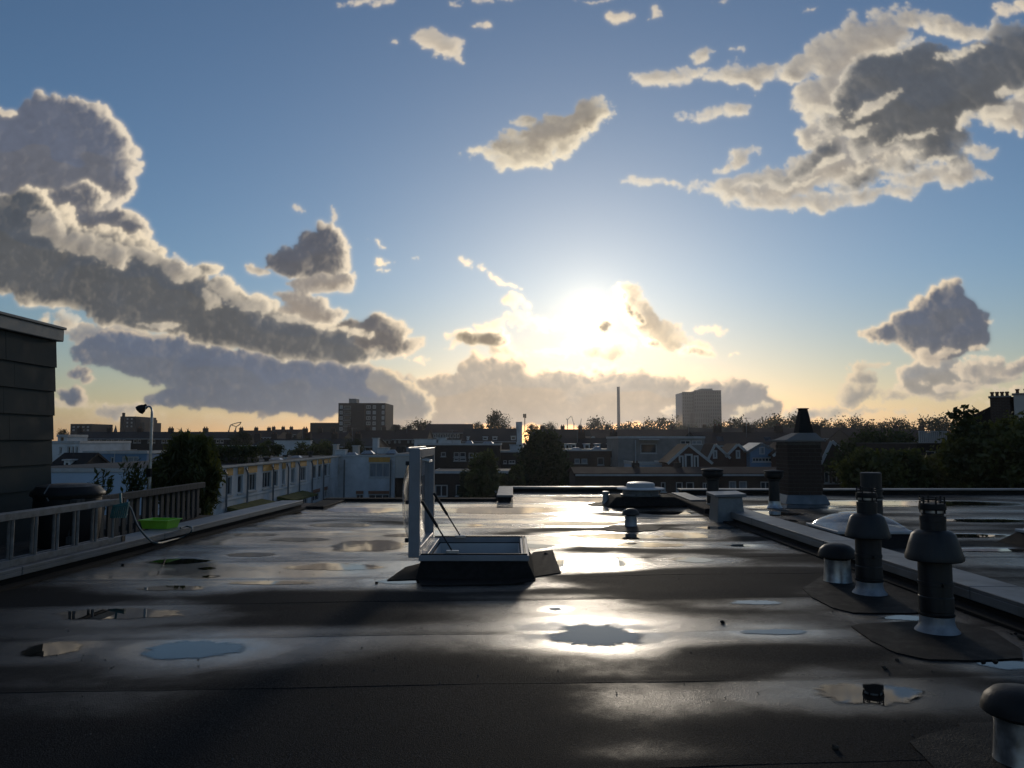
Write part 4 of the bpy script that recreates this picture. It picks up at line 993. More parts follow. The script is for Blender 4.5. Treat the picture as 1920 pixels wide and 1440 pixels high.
while z + .066 < cz1 + .01:
    for (ax, lo, hi) in (('x', CX0, CX1), ('y', CY0 + .103, CY1 - .103)):
        e = lo - (.1075 if row % 2 else 0)
        while e < hi - .03:
            a, b = max(e, lo), min(e + .205, hi)
            if b - a > .04:
                if ax == 'x':
                    put_brick(a, b, CY0, CY0 + .10, z, z + .064); put_brick(a, b, CY1 - .10, CY1, z, z + .064)
                else:
                    put_brick(CX0, CX0 + .10, a, b, z, z + .064)
            e += .215
    z += .0745; row += 1
mb = MB(); mb.add(*frustum((CX0 - .10, CX1 + .10, CY0 - .10, CY1 + .10), (CX0 - .03, CX1 + .03, CY0 - .03, CY1 + .03), -.02, .15)); mb.build('lead_flashing', M['sheet'], ch, bevel=.01)
zc = cz1 + .01
mb = MB(); mb.box(CX0 - .06, CX1 + .06, CY0 - .06, CY1 + .06, zc, zc + .035); mb.build('cap_slab', M['concrete'], ch, bevel=.006)
mx, my = P(1507, 800, 14.7).x, 14.72
mb = MB(); mb.add(*frustum((CX0 - .02, CX1 + .02, CY0 - .02, CY1 + .02), (mx - .17, mx + .17, my - .17, my + .17), zc + .036, zc + .17)); mb.build('mortar_flaunching', M['concrete'], ch)
mb = MB(); mb.add(*frustum((mx - .145, mx + .145, my - .145, my + .145), (mx - .075, mx + .075, my - .075, my + .075), zc + .171, zc + .60)); cowl = mb.build('cowl', M['slate'], ch, bevel=.008)
mb = MB(); mb.box(mx - .07, mx + .07, my - .07, my - .05, zc + .601, zc + .64); mb.box(mx - .07, mx + .07, my + .05, my + .07, zc + .601, zc + .64); mb.box(mx - .09, mx + .09, my - .09, my + .09, zc + .641, zc + .655); mb.build('cowl_cap', M['slate'], ch)
# ------------------------------------------------------------------ the left terrace
# ---- grey boarded roof house
SX, SY = -6.08, 9.88
sh = thing('roof_house', 'grey boarded roof house with pale fascia at the left edge', 'roof house', (-7.5, 7, 0))
mb = MB(); mb.box(-9.4, SX - .03, -2, SY - .03, -.06, 2.51); mb.build('core', M['black'], sh)
rows = [2.51 - .035 - .318 * k for k in range(0, 9)]
rng = random.Random(4)
for k in range(8):
    zt, zb = rows[k], rows[k + 1] + .0
    js = [-2.0] + sorted(-1.2 + 2.44 * i + (1.05 if k % 2 else .32) for i in range(5)) + [SY]
    js = [j for j in js if j <= SY - .2] + [SY]
    if k % 2: js = [j for j in js if not (8.0 < j < 9.8)]
    if k in (1, 3): js = sorted(set(js + [9.06 if k == 1 else 9.01]))
    for a, b in zip(js[:-1], js[1:]):
        mb = MB(); t0 = .012 + rng.uniform(0, .003)
        q = [(SX + .004, zt + .03), (SX + t0 - .004, zt + .03), (SX + t0 + .02, zb), (SX + .008, zb)]
        mb.add([(p_[0], a + .002, p_[1]) for p_ in q] + [(p_[0], b - .002, p_[1]) for p_ in q], [(0, 1, 2, 3), (7, 6, 5, 4), (0, 4, 5, 1), (1, 5, 6, 2), (2, 6, 7, 3), (3, 7, 4, 0)]); mb.build('wall_board', M['board'], sh)
mb = MB(); mb.box(SX - .05, SX + .003, SY - .05, SY + .012, -.05, 2.50); mb.build('corner_trim', M['black'], sh)
mb = MB(); mb.box(-9.45, SX + .075, -2.05, SY + .06, 2.51, 2.67); mb.build('fascia', M['fascia'], sh, bevel=.01)
mb = MB(); mb.box(-9.47, SX + .095, -2.07, SY + .08, 2.671, 2.705); mb.build('roof_edge', M['fascia'], sh, bevel=.006)
# ---- water butt
x, y = P(128, 930, 8.95).x, 8.95
wb_t = thing('water_butt', 'round black lidded water butt beside the grey boarded wall', 'water butt', (x, y, -.045))
mb = MB(); mb.lathe([(.30, 0), (.33, .05), (.355, .30), (.36, .50), (.352, .56), (.362, .57), (.362, .60), (.35, .61)], 40); mb.build('body', M['black'], wb_t, smooth=True, world=False)
mb = MB(); mb.lathe([(.37, .59), (.39, .592), (.395, .61), (.39, .63), (.37, .65), (.33, .70), (.22, .725), (.001, .73)], 40); mb.build('lid', M['black'], wb_t, smooth=True, world=False)
mb = MB(); mb.tube([(.0, -.375, .55), (-.05, -.38, .64), (-.04, -.30, .735)], .008, 6); mb.build('cord', M['pipe'], wb_t, world=False)
# ---- slatted fence
fn = thing('slatted_fence', 'weathered slatted fence of the terrace behind the green tray', 'fence', (-5.02, 9, -.05))
FX = -5.02
mb = MB(); mb.box(FX - .03, FX + .05, 8.6, 12.2, .43, .52); mb.build('top_rail', M['fence'], fn, bevel=.006)
mb = MB(); mb.box(FX - .055, FX - .012, 8.6, 12.2, .02, .10); mb.build('bottom_rail', M['fence'], fn)
rng = random.Random(2); yy = 8.65
while yy < 12.12:
    mb = MB(); h = rng.uniform(-.006, .006); mb.box(FX - .01, FX + .014, yy, yy + .085, -.02, .428 + h); mb.build('slat', M['fence'], fn)
    yy += .175
for yy in (8.7, 10.5, 12.14):
    mb = MB(); mb.box(FX - .12, FX - .056, yy - .035, yy + .035, -.05, .46); mb.build('post', M['fence'], fn)
# ---- ladder on its side on the parapet
ld = thing('ladder', 'aluminium two-section ladder lying on its side along the left coping', 'ladder', (-4.3, 6, .14))
for sec, (off, y0, y1, yo) in enumerate(((0.0, 2.2, 7.92, 0.0), (-.075, 2.0, 7.80, .105))):
    def LXp(y): return XL(y) - .09 + off
    for z, nm in ((.142, 'rail'), (.53, 'rail')):
        mb = MB(); mb.bar((LXp(y0), y0, z + .03), (LXp(y1), y1, z + .03), .026, .062); mb.build(nm, M['ladder'], ld, bevel=.004)
    yy = y1 - .16 - yo
    while yy > y0 + .1:
        mb = MB(); mb.tube([(LXp(yy), yy, .20), (LXp(yy), yy, .535)], .0145, 8); mb.build('rung', M['ladder'], ld, smooth=True)
        yy -= .285
for z in (.165, .56):
    mb = MB(); mb.bar((XL(7.94) - .09, 7.90, z), (XL(7.96) - .09, 7.96, z), .036, .07); mb.build('rubber_foot', M['black'], ld)
# ---- lime green tray
c = G(312, 992, .142)
tr = thing('plastic_tray', 'lime green plastic tray on the left coping before the fence', 'tray', (c.x - .13, c.y + .12, .143), rz=R(-8))
mb = MB(); w0, w1, d0, d1, h = .155, .18, .115, .135, .105
vs = []
for (w, d, z) in ((w0, d0, 0), (w1, d1, h), (w1 + .014, d1 + .014, h), (w1 + .014, d1 + .014, h - .012), ): vs += [(-w, -d, z), (w, -d, z), (w, d, z), (-w, d, z)]
for (w, d, z) in ((w1 - .004, d1 - .004, h), (w0 - .004, d0 - .004, .006)): vs += [(-w, -d, z), (w, -d, z), (w, d, z), (-w, d, z)]
fs = [(3, 2, 1, 0), (20, 21, 22, 23)]
for k in range(4):
    j = (k + 1) % 4
    fs += [(k, j, 4 + j, 4 + k), (8 + k, 8 + j, 12 + j, 12 + k), (16 + k, 16 + j, 8 + j, 8 + k), (16 + k, 16 + j, 20 + j, 20 + k), (4 + k, 4 + j, 12 + j, 12 + k)]
mb.add(vs, fs); mb.build('tub', M['green'], tr, world=False)
# ---- garden hose
def spline(pts, n=10):
    pts = [Vector(p) for p in pts]; out = []
    for i in range(len(pts) - 1):
        p0, p1, p2, p3 = pts[max(i - 1, 0)], pts[i], pts[i + 1], pts[min(i + 2, len(pts) - 1)]
        for k in range(n):
            t = k / n; out.append(.5 * ((2 * p1) + (p2 - p0) * t + (2 * p0 - 5 * p1 + 4 * p2 - p3) * t * t + (3 * p1 - p0 - 3 * p2 + p3) * t ** 3))
    return out + [pts[-1]]
hs_pts = [P(205, 945, 8.3), P(222, 945, 8.3), P(243, 950, 8.25), G(258, 985, .30), G(280, 1012, .175), G(296, 1018, .165), G(320, 1013, .06), G(345, 1006, .05), G(358, 998, .12), G(360, 990, .16), G(350, 987, .162), G(338, 990, .162)]
mb = MB(); mb.tube(spline(hs_pts), .0105, 8); tag(mb.build('garden_hose', M['hose'], None, smooth=True), 'dark green hose looped over the coping by the green tray', 'hose')
# ---- teal broom head on the ladder's end
p = P(226, 958, 7.75)
br = thing('broom_head', 'teal plastic broom head hung on the end of the ladder', 'broom', (p.x, 7.75, p.z - .07))
mb = MB(); mb.add([(-.075, -.02, .10), (.085, -.02, .13), (.085, .02, .13), (-.075, .02, .10), (-.075, -.02, .13), (.085, -.02, .165), (.085, .02, .165), (-.075, .02, .13)], [(3, 2, 1, 0), (4, 5, 6, 7), (0, 1, 5, 4), (1, 2, 6, 5), (2, 3, 7, 6), (3, 0, 4, 7)]); mb.build('block', M['teal'], br, world=False, bevel=.004)
for k in range(8):
    a = -.07 + k * .021; mb = MB(); mb.bar((a - .025, 0, .0), (a, 0, .112 + k * .004), .014, .03, (0, 1, 0)); mb.build('bristle_tuft', M['teal'], br, world=False)
mb = MB(); mb.tube([(-.01, .02, .15), (-.06, .10, .24)], .012, 8); mb.build('socket', M['teal'], br, world=False)
# ---- garden lamp on a pole
p = P(281, 900, 11.9)
lp_t = thing('pole_lamp', 'swan neck pole lamp with dark bell shade above the fence', 'lamp', (p.x, 11.9, -.05))
top = P(285, 776, 11.9); hx = P(268, 764, 11.9)
mb = MB(); pts = [(p.x, 11.9, -.05), (top.x, 11.9, top.z)] + [(top.x - .055 + .055 * math.cos(a), 11.9, top.z + .10 * math.sin(a) + .02) for a in [R(q) for q in range(20, 151, 13)]] + [(hx.x + .04, 11.9, hx.z + .04)]
mb.tube(pts, [.026, .02] + [.015] * (len(pts) - 2), 10); mb.build('pole', M['galv'], lp_t, smooth=True)
mb = MB(); ax = Vector((-.75, 0, -.65)).normalized(); c0 = Vector((hx.x + .05, 11.9, hx.z + .045))
mb.tube([c0, c0 + ax * .03, c0 + ax * .05, c0 + ax * .09, c0 + ax * .14, c0 + ax * .15], [.02, .024, .045, .07, .076, .06], 20); mb.build('shade', M['black'], lp_t, smooth=True)
mb = MB(); mb.box(p.x - .035, p.x + .035, 11.84, 11.9, .62, .75); mb.build('switch_box', M['black'], lp_t)
# ---- bits of grit and moss
CRUMBS = [(1355, 1165, 7), (1658, 1250, 8), (1682, 1235, 6), (1843, 1238, 7), (1866, 1237, 8), (1896, 1187, 4), (1904, 1187, 5), (1914, 1195, 10), (1566, 1402, 11), (1809, 1147, 5), (1820, 1148, 4), (1833, 1145, 7), (230, 1058, 5), (48, 1086, 5), (1023, 1038, 6), (706, 1091, 5)]
for i, (x, y, s) in enumerate(CRUMBS):
    c = G(x, y, .012); r = s / 1400 * c.y * .6
    bm = bmesh.new(); bmesh.ops.create_icosphere(bm, subdivisions=2, radius=r)
    for v in bm.verts:
        v.co *= 1 + .5 * fnoise(v.co.x / r * 1.3 + i * 3, v.co.y / r * 1.3, v.co.z / r * 1.3); v.co.z *= .7
    me = bpy.data.meshes.new('moss_clump'); bm.to_mesh(me); bm.free(); me.materials.append(M['bark'] if i % 3 else M['felt'])
    o = bpy.data.objects.new('moss_clump', me); COL.objects.link(o); o.location = (c.x, c.y, zr(c.x, c.y) + r * .45)
    tag(o, 'small dark crumb of moss on the roof felt, %s from the left' % ORD[sorted(q[0] for q in CRUMBS).index(x)], 'moss', 'crumbs of moss on the roof')

# loose grit washed about by the rain, too fine to count
rng = np.random.RandomState(77); mb = MB()
for k in range(420):
    y = 2.6 + 9.5 * rng.rand() ** 1.6; x = XL(y) + .15 + (XR(y) - XL(y) - .3) * (rng.rand() if rng.rand() < .6 else (rng.rand() ** 3 if rng.rand() < .5 else 1 - rng.rand() ** 3))
    r = rng.uniform(.0025, .007); z = zr(x, y) + r * .4; a = rng.rand() * 6.28; c, s_ = math.cos(a) * r, math.sin(a) * r
    mb.add([(x + c, y + s_, z), (x - s_, y + c, z), (x - c, y - s_, z), (x + s_, y - c, z), (x, y, z + r * .7), (x, y, z - r * .4)], [(0, 1, 4), (1, 2, 4), (2, 3, 4), (3, 0, 4), (1, 0, 5), (2, 1, 5), (3, 2, 5), (0, 3, 5)])
g_o = mb.build('grit', M['mortar'], None); tag(g_o, 'fine loose grit scattered over the felt roof', None, None, 'stuff')
# ------------------------------------------------------------------ the town
GZ = -9.0
g_me = bpy.data.meshes.new('ground')
g_me.from_pydata([(-2650, -650, GZ), (2650, -650, GZ), (2650, 2650, GZ), (-2650, 2650, GZ)], [], [(0, 1, 2, 3)]); g_me.materials.append(M['ground'])
g_ob = bpy.data.objects.new('ground', g_me); COL.objects.link(g_ob); tag(g_ob, kind='structure')
class Facade:
    """a wall plane: o = lower left corner, r = direction to the right as one looks at it, n = outward normal"""
    def __init__(s, o, r, n, width, z0, z1):
        s.o, s.r, s.n, s.w, s.z0, s.z1 = Vector(o), Vector(r), Vector(n), width, z0, z1; s.win = []
    def pt(s, a, z, d=0.0):
        q = s.o + s.r * a + s.n * d; return (q.x, q.y, z)
    def block(s, mb, a0, a1, z0, z1, d0, d1):
        v = [s.pt(a, z, d) for d in (d0, d1) for (a, z) in ((a0, z0), (a1, z0), (a1, z1), (a0, z1))]
        mb.add(v, [(3, 2, 1, 0), (4, 5, 6, 7), (0, 1, 5, 4), (1, 2, 6, 5), (2, 3, 7, 6), (3, 0, 4, 7)])
    def wall(s, mb, reveal=.12):
        """the wall face with its window openings cut out"""
        A = sorted({0.0, s.w} | {q for w in s.win for q in w[:2]}); Z = sorted({s.z0, s.z1} | {q for w in s.win for q in w[2:4]})
        for i in range(len(A) - 1):
            for j in range(len(Z) - 1):
                ca, cz = (A[i] + A[i + 1]) / 2, (Z[j] + Z[j + 1]) / 2
                if any(w[0] < ca < w[1] and w[2] < cz < w[3] for w in s.win): continue
                mb.add([s.pt(A[i], Z[j]), s.pt(A[i + 1], Z[j]), s.pt(A[i + 1], Z[j + 1]), s.pt(A[i], Z[j + 1])], [(0, 1, 2, 3)])
        for w in s.win:
            a0, a1, z0, z1 = w[:4]
            f = [s.pt(a0, z0), s.pt(a1, z0), s.pt(a1, z1), s.pt(a0, z1)]; b = [s.pt(a0, z0, -reveal), s.pt(a1, z0, -reveal), s.pt(a1, z1, -reveal), s.pt(a0, z1, -reveal)]
            mb.add(f + b, [(k, (k + 1) % 4, 4 + (k + 1) % 4, 4 + k) for k in range(4)])
    def windows(s, parent, reveal=.12, fr=.07, frame='frame', sill=True):
        for w in s.win:
            a0, a1, z0, z1 = w[:4]; opt = w[4] if len(w) > 4 else {}
            f = opt.get('fr', fr); nm = opt.get('name', 'window')
            mb = MB(); d0, d1 = -reveal + .012, -reveal + .06
            if opt.get('proud'): d0, d1 = -reveal + .012, .03
            s.block(mb, a0, a1, z0, z0 + f, d0, d1); s.block(mb, a0, a1, z1 - f, z1, d0, d1)
            s.block(mb, a0, a0 + f, z0 + f, z1 - f, d0, d1); s.block(mb, a1 - f, a1, z0 + f, z1 - f, d0, d1)
            cols, rows_ = opt.get('cols', 1), opt.get('rows', 1)
            for k in range(1, cols):
                c = a0 + (a1 - a0) * k / cols; s.block(mb, c - f * .4, c + f * .4, z0 + f, z1 - f, d0, d1 - .004)
            for k in range(1, rows_):
                c = z0 + (z1 - z0) * k / rows_; s.block(mb, a0 + f, a1 - f, c - f * .35, c + f * .35, d0, d1 - .008)
            wo = mb.build(nm, M[opt.get('frame', frame)], parent)
            mb = MB(); s.block(mb, a0 + .01, a1 - .01, z0 + .01, z1 - .01, -reveal - .02, -reveal + .008); mb.build('pane', M[opt.get('glass', 'glass')], wo)
            if sill and opt.get('sill', True):
                mb = MB(); s.block(mb, a0 - .06, a1 + .06, z0 - .07, z0 - .005, -.01, .07); mb.build('sill', M[opt.get('frame', frame)], wo)
def X_(px, Y): return P(px, 825, Y).x
def Z_(py, Y): return P(960, py, Y).z
def front(x0, x1, ytop, Y, z0=GZ, ybot=None):
    """a wall facing the camera, given by its place in the photograph at distance Y"""
    a, b = X_(x0, Y), X_(x1, Y)
    return Facade((a, Y, 0), (1, 0, 0), (0, -1, 0), b - a, z0, Z_(ytop, Y))
def fwin(f, Y, x0, x1, y0, y1, **kw):
    f.win.append((X_(x0, Y) - f.o.x, X_(x1, Y) - f.o.x, Z_(y1, Y), Z_(y0, Y), kw))
def flat_building(name, label, x0, x1, ytop, Y, depth, wall='brick', wins=(), trim='trim', cat='building', roof='flatroof', group=None, frame='frame', fr=.07, edge=.10, z0=GZ):
    f = front(x0, x1, ytop, Y, z0)
    for w in wins: fwin(f, Y, *w[:4], **(w[4] if len(w) > 4 else {}))
    t = thing(name, label, cat, (f.o.x + f.w / 2, Y, z0), group)
    mb = MB(); f.wall(mb)
    a, b, z1 = f.o.x, f.o.x + f.w, f.z1
    mb.add([(a, Y, z0), (a, Y + depth, z0), (b, Y + depth, z0), (b, Y, z0), (a, Y, z1), (a, Y + depth, z1), (b, Y + depth, z1), (b, Y, z1)], [(0, 1, 5, 4), (1, 2, 6, 5), (2, 3, 7, 6)])
    mb.build('wall', M[wall], t)
    mb = MB(); mb.box(a - .02, b + .02, Y - .02, Y + depth + .02, z1, z1 + .06); mb.build('roof', M[roof], t)
    if trim:
        mb = MB(); mb.box(a - .06, b + .06, Y - .07, Y - .022, z1 - .10, z1 + edge); mb.build('roof_edge', M[trim], t)
        mb = MB(); mb.box(b + .022, b + .06, Y - .02, Y + depth, z1 - .1, z1 + edge); mb.build('roof_edge', M[trim], t)
        mb = MB(); mb.box(a - .06, a - .022, Y - .02, Y + depth, z1 - .1, z1 + edge); mb.build('roof_edge', M[trim], t)
    f.windows(t, frame=frame, fr=fr)
    return t, f
def gable_building(name, label, x0, x1, yeave, yapex, Y, depth, wall='redbrick', roof='tiles', wins=(), barge='frame', xa=None, cat='house', group=None, z0=GZ, frame='frame', bw=.14):
    """house whose gable faces the camera"""
    f = front(x0, x1, yeave, Y, z0)
    for w in wins: fwin(f, Y, *w[:4], **(w[4] if len(w) > 4 else {}))
    up = [w for w in f.win if w[3] > f.z1]
    f.win = [w for w in f.win if w[3] <= f.z1]
    t = thing(name, label, cat, (f.o.x + f.w / 2, Y, z0), group)
    a, b, z1 = f.o.x, f.o.x + f.w, f.z1; za = Z_(yapex, Y); xm = X_(xa, Y) if xa else (a + b) / 2
    mb = MB(); f.wall(mb)
    mb.add([(a, Y, z0), (a, Y + depth, z0), (b, Y + depth, z0), (b, Y, z0), (a, Y, z1), (a, Y + depth, z1), (b, Y + depth, z1), (b, Y, z1)], [(0, 1, 5, 4), (1, 2, 6, 5), (2, 3, 7, 6)])
    mb.add([(a, Y, z1), (b, Y, z1), (xm, Y, za), (a, Y + depth, z1), (b, Y + depth, z1), (xm, Y + depth, za)], [(0, 1, 2), (5, 4, 3)])
    mb.build('wall', M[wall], t)
    for s_, e in ((a, -1), (b, 1)):
        d = Vector((s_ - xm, 0, z1 - za)).normalized(); n = Vector((-d.z, 0, d.x)); n = n if n.z > 0 else -n
        p0, p1 = Vector((xm, 0, za)), Vector((s_, 0, z1)) + d * .25
        mb = MB(); q = [p0, p1, p1 + n * .14, p0 + n * .14]
        mb.prism([(v.x, v.z) for v in q], 1, Y - .02, Y + depth + .1); mb.build('roof_slope', M[roof], t)
        if barge:
            mb = MB(); q = [p0 - n * bw * .5, p1 - n * bw * .5, p1 + n * (bw * .5 + .06), p0 + n * (bw * .5 + .06)]
            mb.prism([(v.x, v.z) for v in q], 1, Y - .09, Y - .022); mb.build('bargeboard', M[barge], t)
    f.windows(t)
    g = Facade(f.o, f.r, f.n, f.w, f.z0, f.z1)
    for w in up:                                          # windows up in the gable stand proud of it
        a0, a1, q0, q1, opt = w; fr = opt.get('fr', .07); mb = MB()
        g.block(mb, a0, a1, q0, q0 + fr, .0, .06); g.block(mb, a0, a1, q1 - fr, q1, 0, .06); g.block(mb, a0, a0 + fr, q0 + fr, q1 - fr, 0, .06); g.block(mb, a1 - fr, a1, q0 + fr, q1 - fr, 0, .06)
        for k in range(1, opt.get('cols', 1)):
            c = a0 + (a1 - a0) * k / opt['cols']; g.block(mb, c - fr * .4, c + fr * .4, q0 + fr, q1 - fr, 0, .055)
        wo = mb.build('window', M[opt.get('frame', 'frame')], t)
        mb = MB(); g.block(mb, a0 + .01, a1 - .01, q0 + .01, q1 - .01, .004, .02); mb.build('pane', M[opt.get('glass', 'glass')], wo)
    return t
def ridge_building(name, label, x0, x1, yeave, yridge, Y, depth, wall='brick', roof='tiles', wins=(), cat='house', group=None, z0=GZ, chimneys=(), dormers=(), skylights=(), csize=1.0):
    """terrace whose eaves face the camera"""
    f = front(x0, x1, yeave, Y, z0)
    for w in wins: fwin(f, Y, *w[:4], **(w[4] if len(w) > 4 else {}))
    t = thing(name, label, cat, (f.o.x + f.w / 2, Y, z0), group)
    a, b, z1 = f.o.x, f.o.x + f.w, f.z1; zr_ = Z_(yridge, Y + depth / 2)
    mb = MB(); f.wall(mb)
    mb.add([(a, Y, z0), (a, Y + depth, z0), (b, Y + depth, z0), (b, Y, z0), (a, Y, z1), (a, Y + depth, z1), (b, Y + depth, z1), (b, Y, z1), (a, Y + depth / 2, zr_), (b, Y + depth / 2, zr_)], [(0, 1, 5, 8, 4), (1, 2, 6, 5), (2, 3, 7, 9, 6)])
    mb.build('wall', M[wall], t)
    for (y0, y1) in ((Y - .25, Y + depth / 2), (Y + depth + .25, Y + depth / 2)):
        k = (zr_ - z1) / (depth / 2); ze = z1 - k * .25
        mb = MB(); mb.add([(a - .1, y0, ze), (b + .1, y0, ze), (b + .1, y1, zr_), (a - .1, y1, zr_), (a - .1, y0, ze + .14), (b + .1, y0, ze + .14), (b + .1, y1, zr_ + .14), (a - .1, y1, zr_ + .14)], [(3, 2, 1, 0), (4, 5, 6, 7), (0, 1, 5, 4), (1, 2, 6, 5), (2, 3, 7, 6), (3, 0, 4, 7)]); mb.build('roof_slope', M[roof], t)
    mb = MB(); mb.box(a, b, Y - .38, Y - .27, z1 - k * .25 - .02, z1 - k * .25 + .09); mb.build('gutter', M['trim'], t)
    for px in chimneys:
        cx = X_(px, Y + depth / 2); mb = MB(); mb.box(cx - .45 * csize, cx + .45 * csize, Y + depth / 2 - .3, Y + depth / 2 + .3, zr_ - .5, zr_ + .85 * csize); c_ = mb.build('chimney', M['chimney'], t)
        for o in (-.22, .22):
            mb = MB(); mb.lathe([(.12 * csize, zr_ + .85 * csize), (.10 * csize, zr_ + 1.15 * csize)], 10, (cx + o * csize, Y + depth / 2, 0)); mb.build('chimney_pot', M['clay'], c_)
    for (dx0, dx1, dy0, dy1) in dormers:
        q0, q1, w0, w1 = X_(dx0, Y), X_(dx1, Y), Z_(dy1, Y), Z_(dy0, Y)
        mb = MB(); mb.box(q0, q1, Y + .25, Y + depth / 2, w0, w1); d_ = mb.build('dormer', M['white'], t)
        mb = MB(); mb.box(q0 + .12, q1 - .12, Y + .225, Y + .247, w0 + .15, w1 - .12); mb.build('pane', M['glass'], d_)
        mb = MB(); mb.box(q0 - .08, q1 + .08, Y + .15, Y + depth / 2, w1 + .001, w1 + .08); mb.build('dormer_roof', M['trim'], d_)
    for (sx, sy) in skylights:
        q = X_(sx, Y + 1.5); zs = Z_(sy, Y + 1.5); mb = MB(); mb.add([(q - .4, Y + 1.2, zs - .25), (q + .4, Y + 1.2, zs - .25), (q + .4, Y + 1.9, zs + .3), (q - .4, Y + 1.9, zs + .3)], [(0, 1, 2, 3)]); mb.build('roof_window', M['glass'], t)
    f.windows(t)
    return t, f
# ---- white terrace on the left, running away from us
WX = -15.0; WZ1 = -0.22
def Yof(px): return WX * 1400 / (px - 960) * CP
wf = Facade((WX, 34.0, 0), (0, 1, 0), (1, 0, 0), 31.0, GZ, WZ1)
wt_ = thing('white_terrace', 'long white terrace with yellow panels over its windows, left', 'building', (WX, 50, GZ))
cols_ = [(405, 417, 1), (430, 440, 1), (451, 460, 1), (470, 485, 3), (497, 513, 3), (518, 525, 1), (533, 538, 1), (549, 556, 2), (566, 577, 3), (589, 596, 1), (600, 606, 1), (610, 617, 1), (619, 622, 1)]
panels = []
for (a, b, c) in cols_:
    y0, y1 = Yof(a) - 34, Yof(b) - 34
    wf.win.append((y0, y1, -1.72, -.74, dict(cols=c, glass='curtain' if a in (533, 549) else 'glass', fr=.06)))
    panels.append((y0 - .05, y1 + .05))
for (a, b) in ((589, 603), (612, 617), (573, 581)):
    wf.win.append((Yof(a) - 34, Yof(b) - 34, -3.45, -2.85, dict(cols=2)))
mb = MB(); wf.wall(mb)
mb.add([(WX, 34, GZ), (WX - 9, 34, GZ), (WX - 9, 65, GZ), (WX, 34, WZ1), (WX - 9, 34, WZ1), (WX - 9, 65, WZ1)], [(0, 3, 4, 1), (1, 4, 5, 2)])
mb.build('wall', M['white'], wt_); wf.windows(wt_)
for (a, b) in panels:
    mb = MB(); wf.block(mb, a, b, -.68, -.30, .002, .035); mb.build('yellow_panel', M['yellow'], wt_)
for (a, b) in ((589, 603), (612, 617), (573, 581)):
    mb = MB(); wf.block(mb, Yof(a) - 34.05, Yof(b) - 33.95, -2.82, -2.55, .002, .03); mb.build('red_panel', M['redpanel'], wt_)
mb = MB(); mb.box(WX - 9, WX + .12, 34, 65, WZ1, WZ1 + .07); mb.build('roof', M['flatroof'], wt_)
mb = MB(); mb.box(WX + .121, WX + .15, 34, 65, WZ1 - .02, WZ1 + .10); mb.build('roof_edge', M['trim'], wt_)
mb = MB(); wf.block(mb, 0, 31, -1.98, -1.90, .002, .05); mb.build('string_course', M['white'], wt_)
for px in (427, 466, 514, 542, 563, 587, 608):
    y = Yof(px); mb = MB(); mb.tube([(WX + .10, y - .35, -.38), (WX + .10, y - .02, -.62), (WX + .10, y, -.75), (WX + .10, y, -4.5)], .055, 8); mb.build('downpipe', M['pipe'], wt_)
for (a, b, z) in ((430, 496, -2.52), (524, 571, -2.62)):
    y0, y1 = Yof(a), Yof(b); mb = MB(); mb.add([(WX + .01, y0, z + .22), (WX + .01, y1, z + .22), (WX + 1.1, y1, z), (WX + 1.1, y0, z), (WX + .01, y0, z + .05), (WX + .01, y1, z + .05), (WX + 1.1, y1, z - .12), (WX + 1.1, y0, z - .12)], [(0, 1, 2, 3), (7, 6, 5, 4), (0, 4, 5, 1), (1, 5, 6, 2), (2, 6, 7, 3), (3, 7, 4, 0)]); mb.build('mossy_canopy', M['moss'], wt_)
# ---- white block closing the terrace
t, f = flat_building('white_end_block', 'white end block with yellow panel above its wide window', 624, 741, 855, 65.2, 9, 'white',
    [(693, 731, 868, 895, dict(cols=3, glass='curtain')), (692, 731, 927, 935, dict(cols=3)), (669, 683, 927, 935, dict(cols=2))])
for (a, b, c, d, m) in ((692, 732, 857.5, 866.5, 'yellow'), (692, 731, 920.5, 926, 'redpanel'), (669, 683, 920.5, 926, 'redpanel')):
    mb = MB(); f.block(mb, X_(a, 65.2) - f.o.x, X_(b, 65.2) - f.o.x, Z_(d, 65.2), Z_(c, 65.2), .002, .035); mb.build('yellow_panel' if m == 'yellow' else 'red_panel', M[m], t)
for px in (647, 733):
    x = X_(px, 65.2); mb = MB(); mb.tube([(x, 65.1, -.5), (x, 65.1, -4.5)], .06, 8); mb.build('downpipe', M['pipe'], t)
flat_building('pale_bay', 'pale rendered projecting bay behind the open hatch lid', 741.5, 782, 853, 64.0, 10, 'pale', [], z0=Z_(896, 64))
flat_building('bay_base', 'dark brick ground floor under the pale projecting bay', 743, 781, 897.5, 65, 9, 'darkbrick', [], trim=None)
# ---- brick blocks in the middle
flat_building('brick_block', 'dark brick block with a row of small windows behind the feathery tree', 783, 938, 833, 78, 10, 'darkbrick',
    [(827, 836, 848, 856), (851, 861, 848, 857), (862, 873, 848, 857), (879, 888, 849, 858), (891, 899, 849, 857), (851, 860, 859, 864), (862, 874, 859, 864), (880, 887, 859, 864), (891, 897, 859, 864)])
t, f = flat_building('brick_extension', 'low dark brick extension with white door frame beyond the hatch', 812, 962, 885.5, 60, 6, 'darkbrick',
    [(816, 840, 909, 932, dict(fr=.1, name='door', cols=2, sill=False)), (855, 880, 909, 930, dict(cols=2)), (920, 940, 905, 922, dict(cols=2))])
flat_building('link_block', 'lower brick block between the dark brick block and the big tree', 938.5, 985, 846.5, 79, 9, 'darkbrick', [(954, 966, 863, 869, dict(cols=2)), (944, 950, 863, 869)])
flat_building('white_roof_box', 'white box on the roof left of the big dark tree', 956, 980, 835, 82, 3, 'white', [], z0=Z_(847, 80))
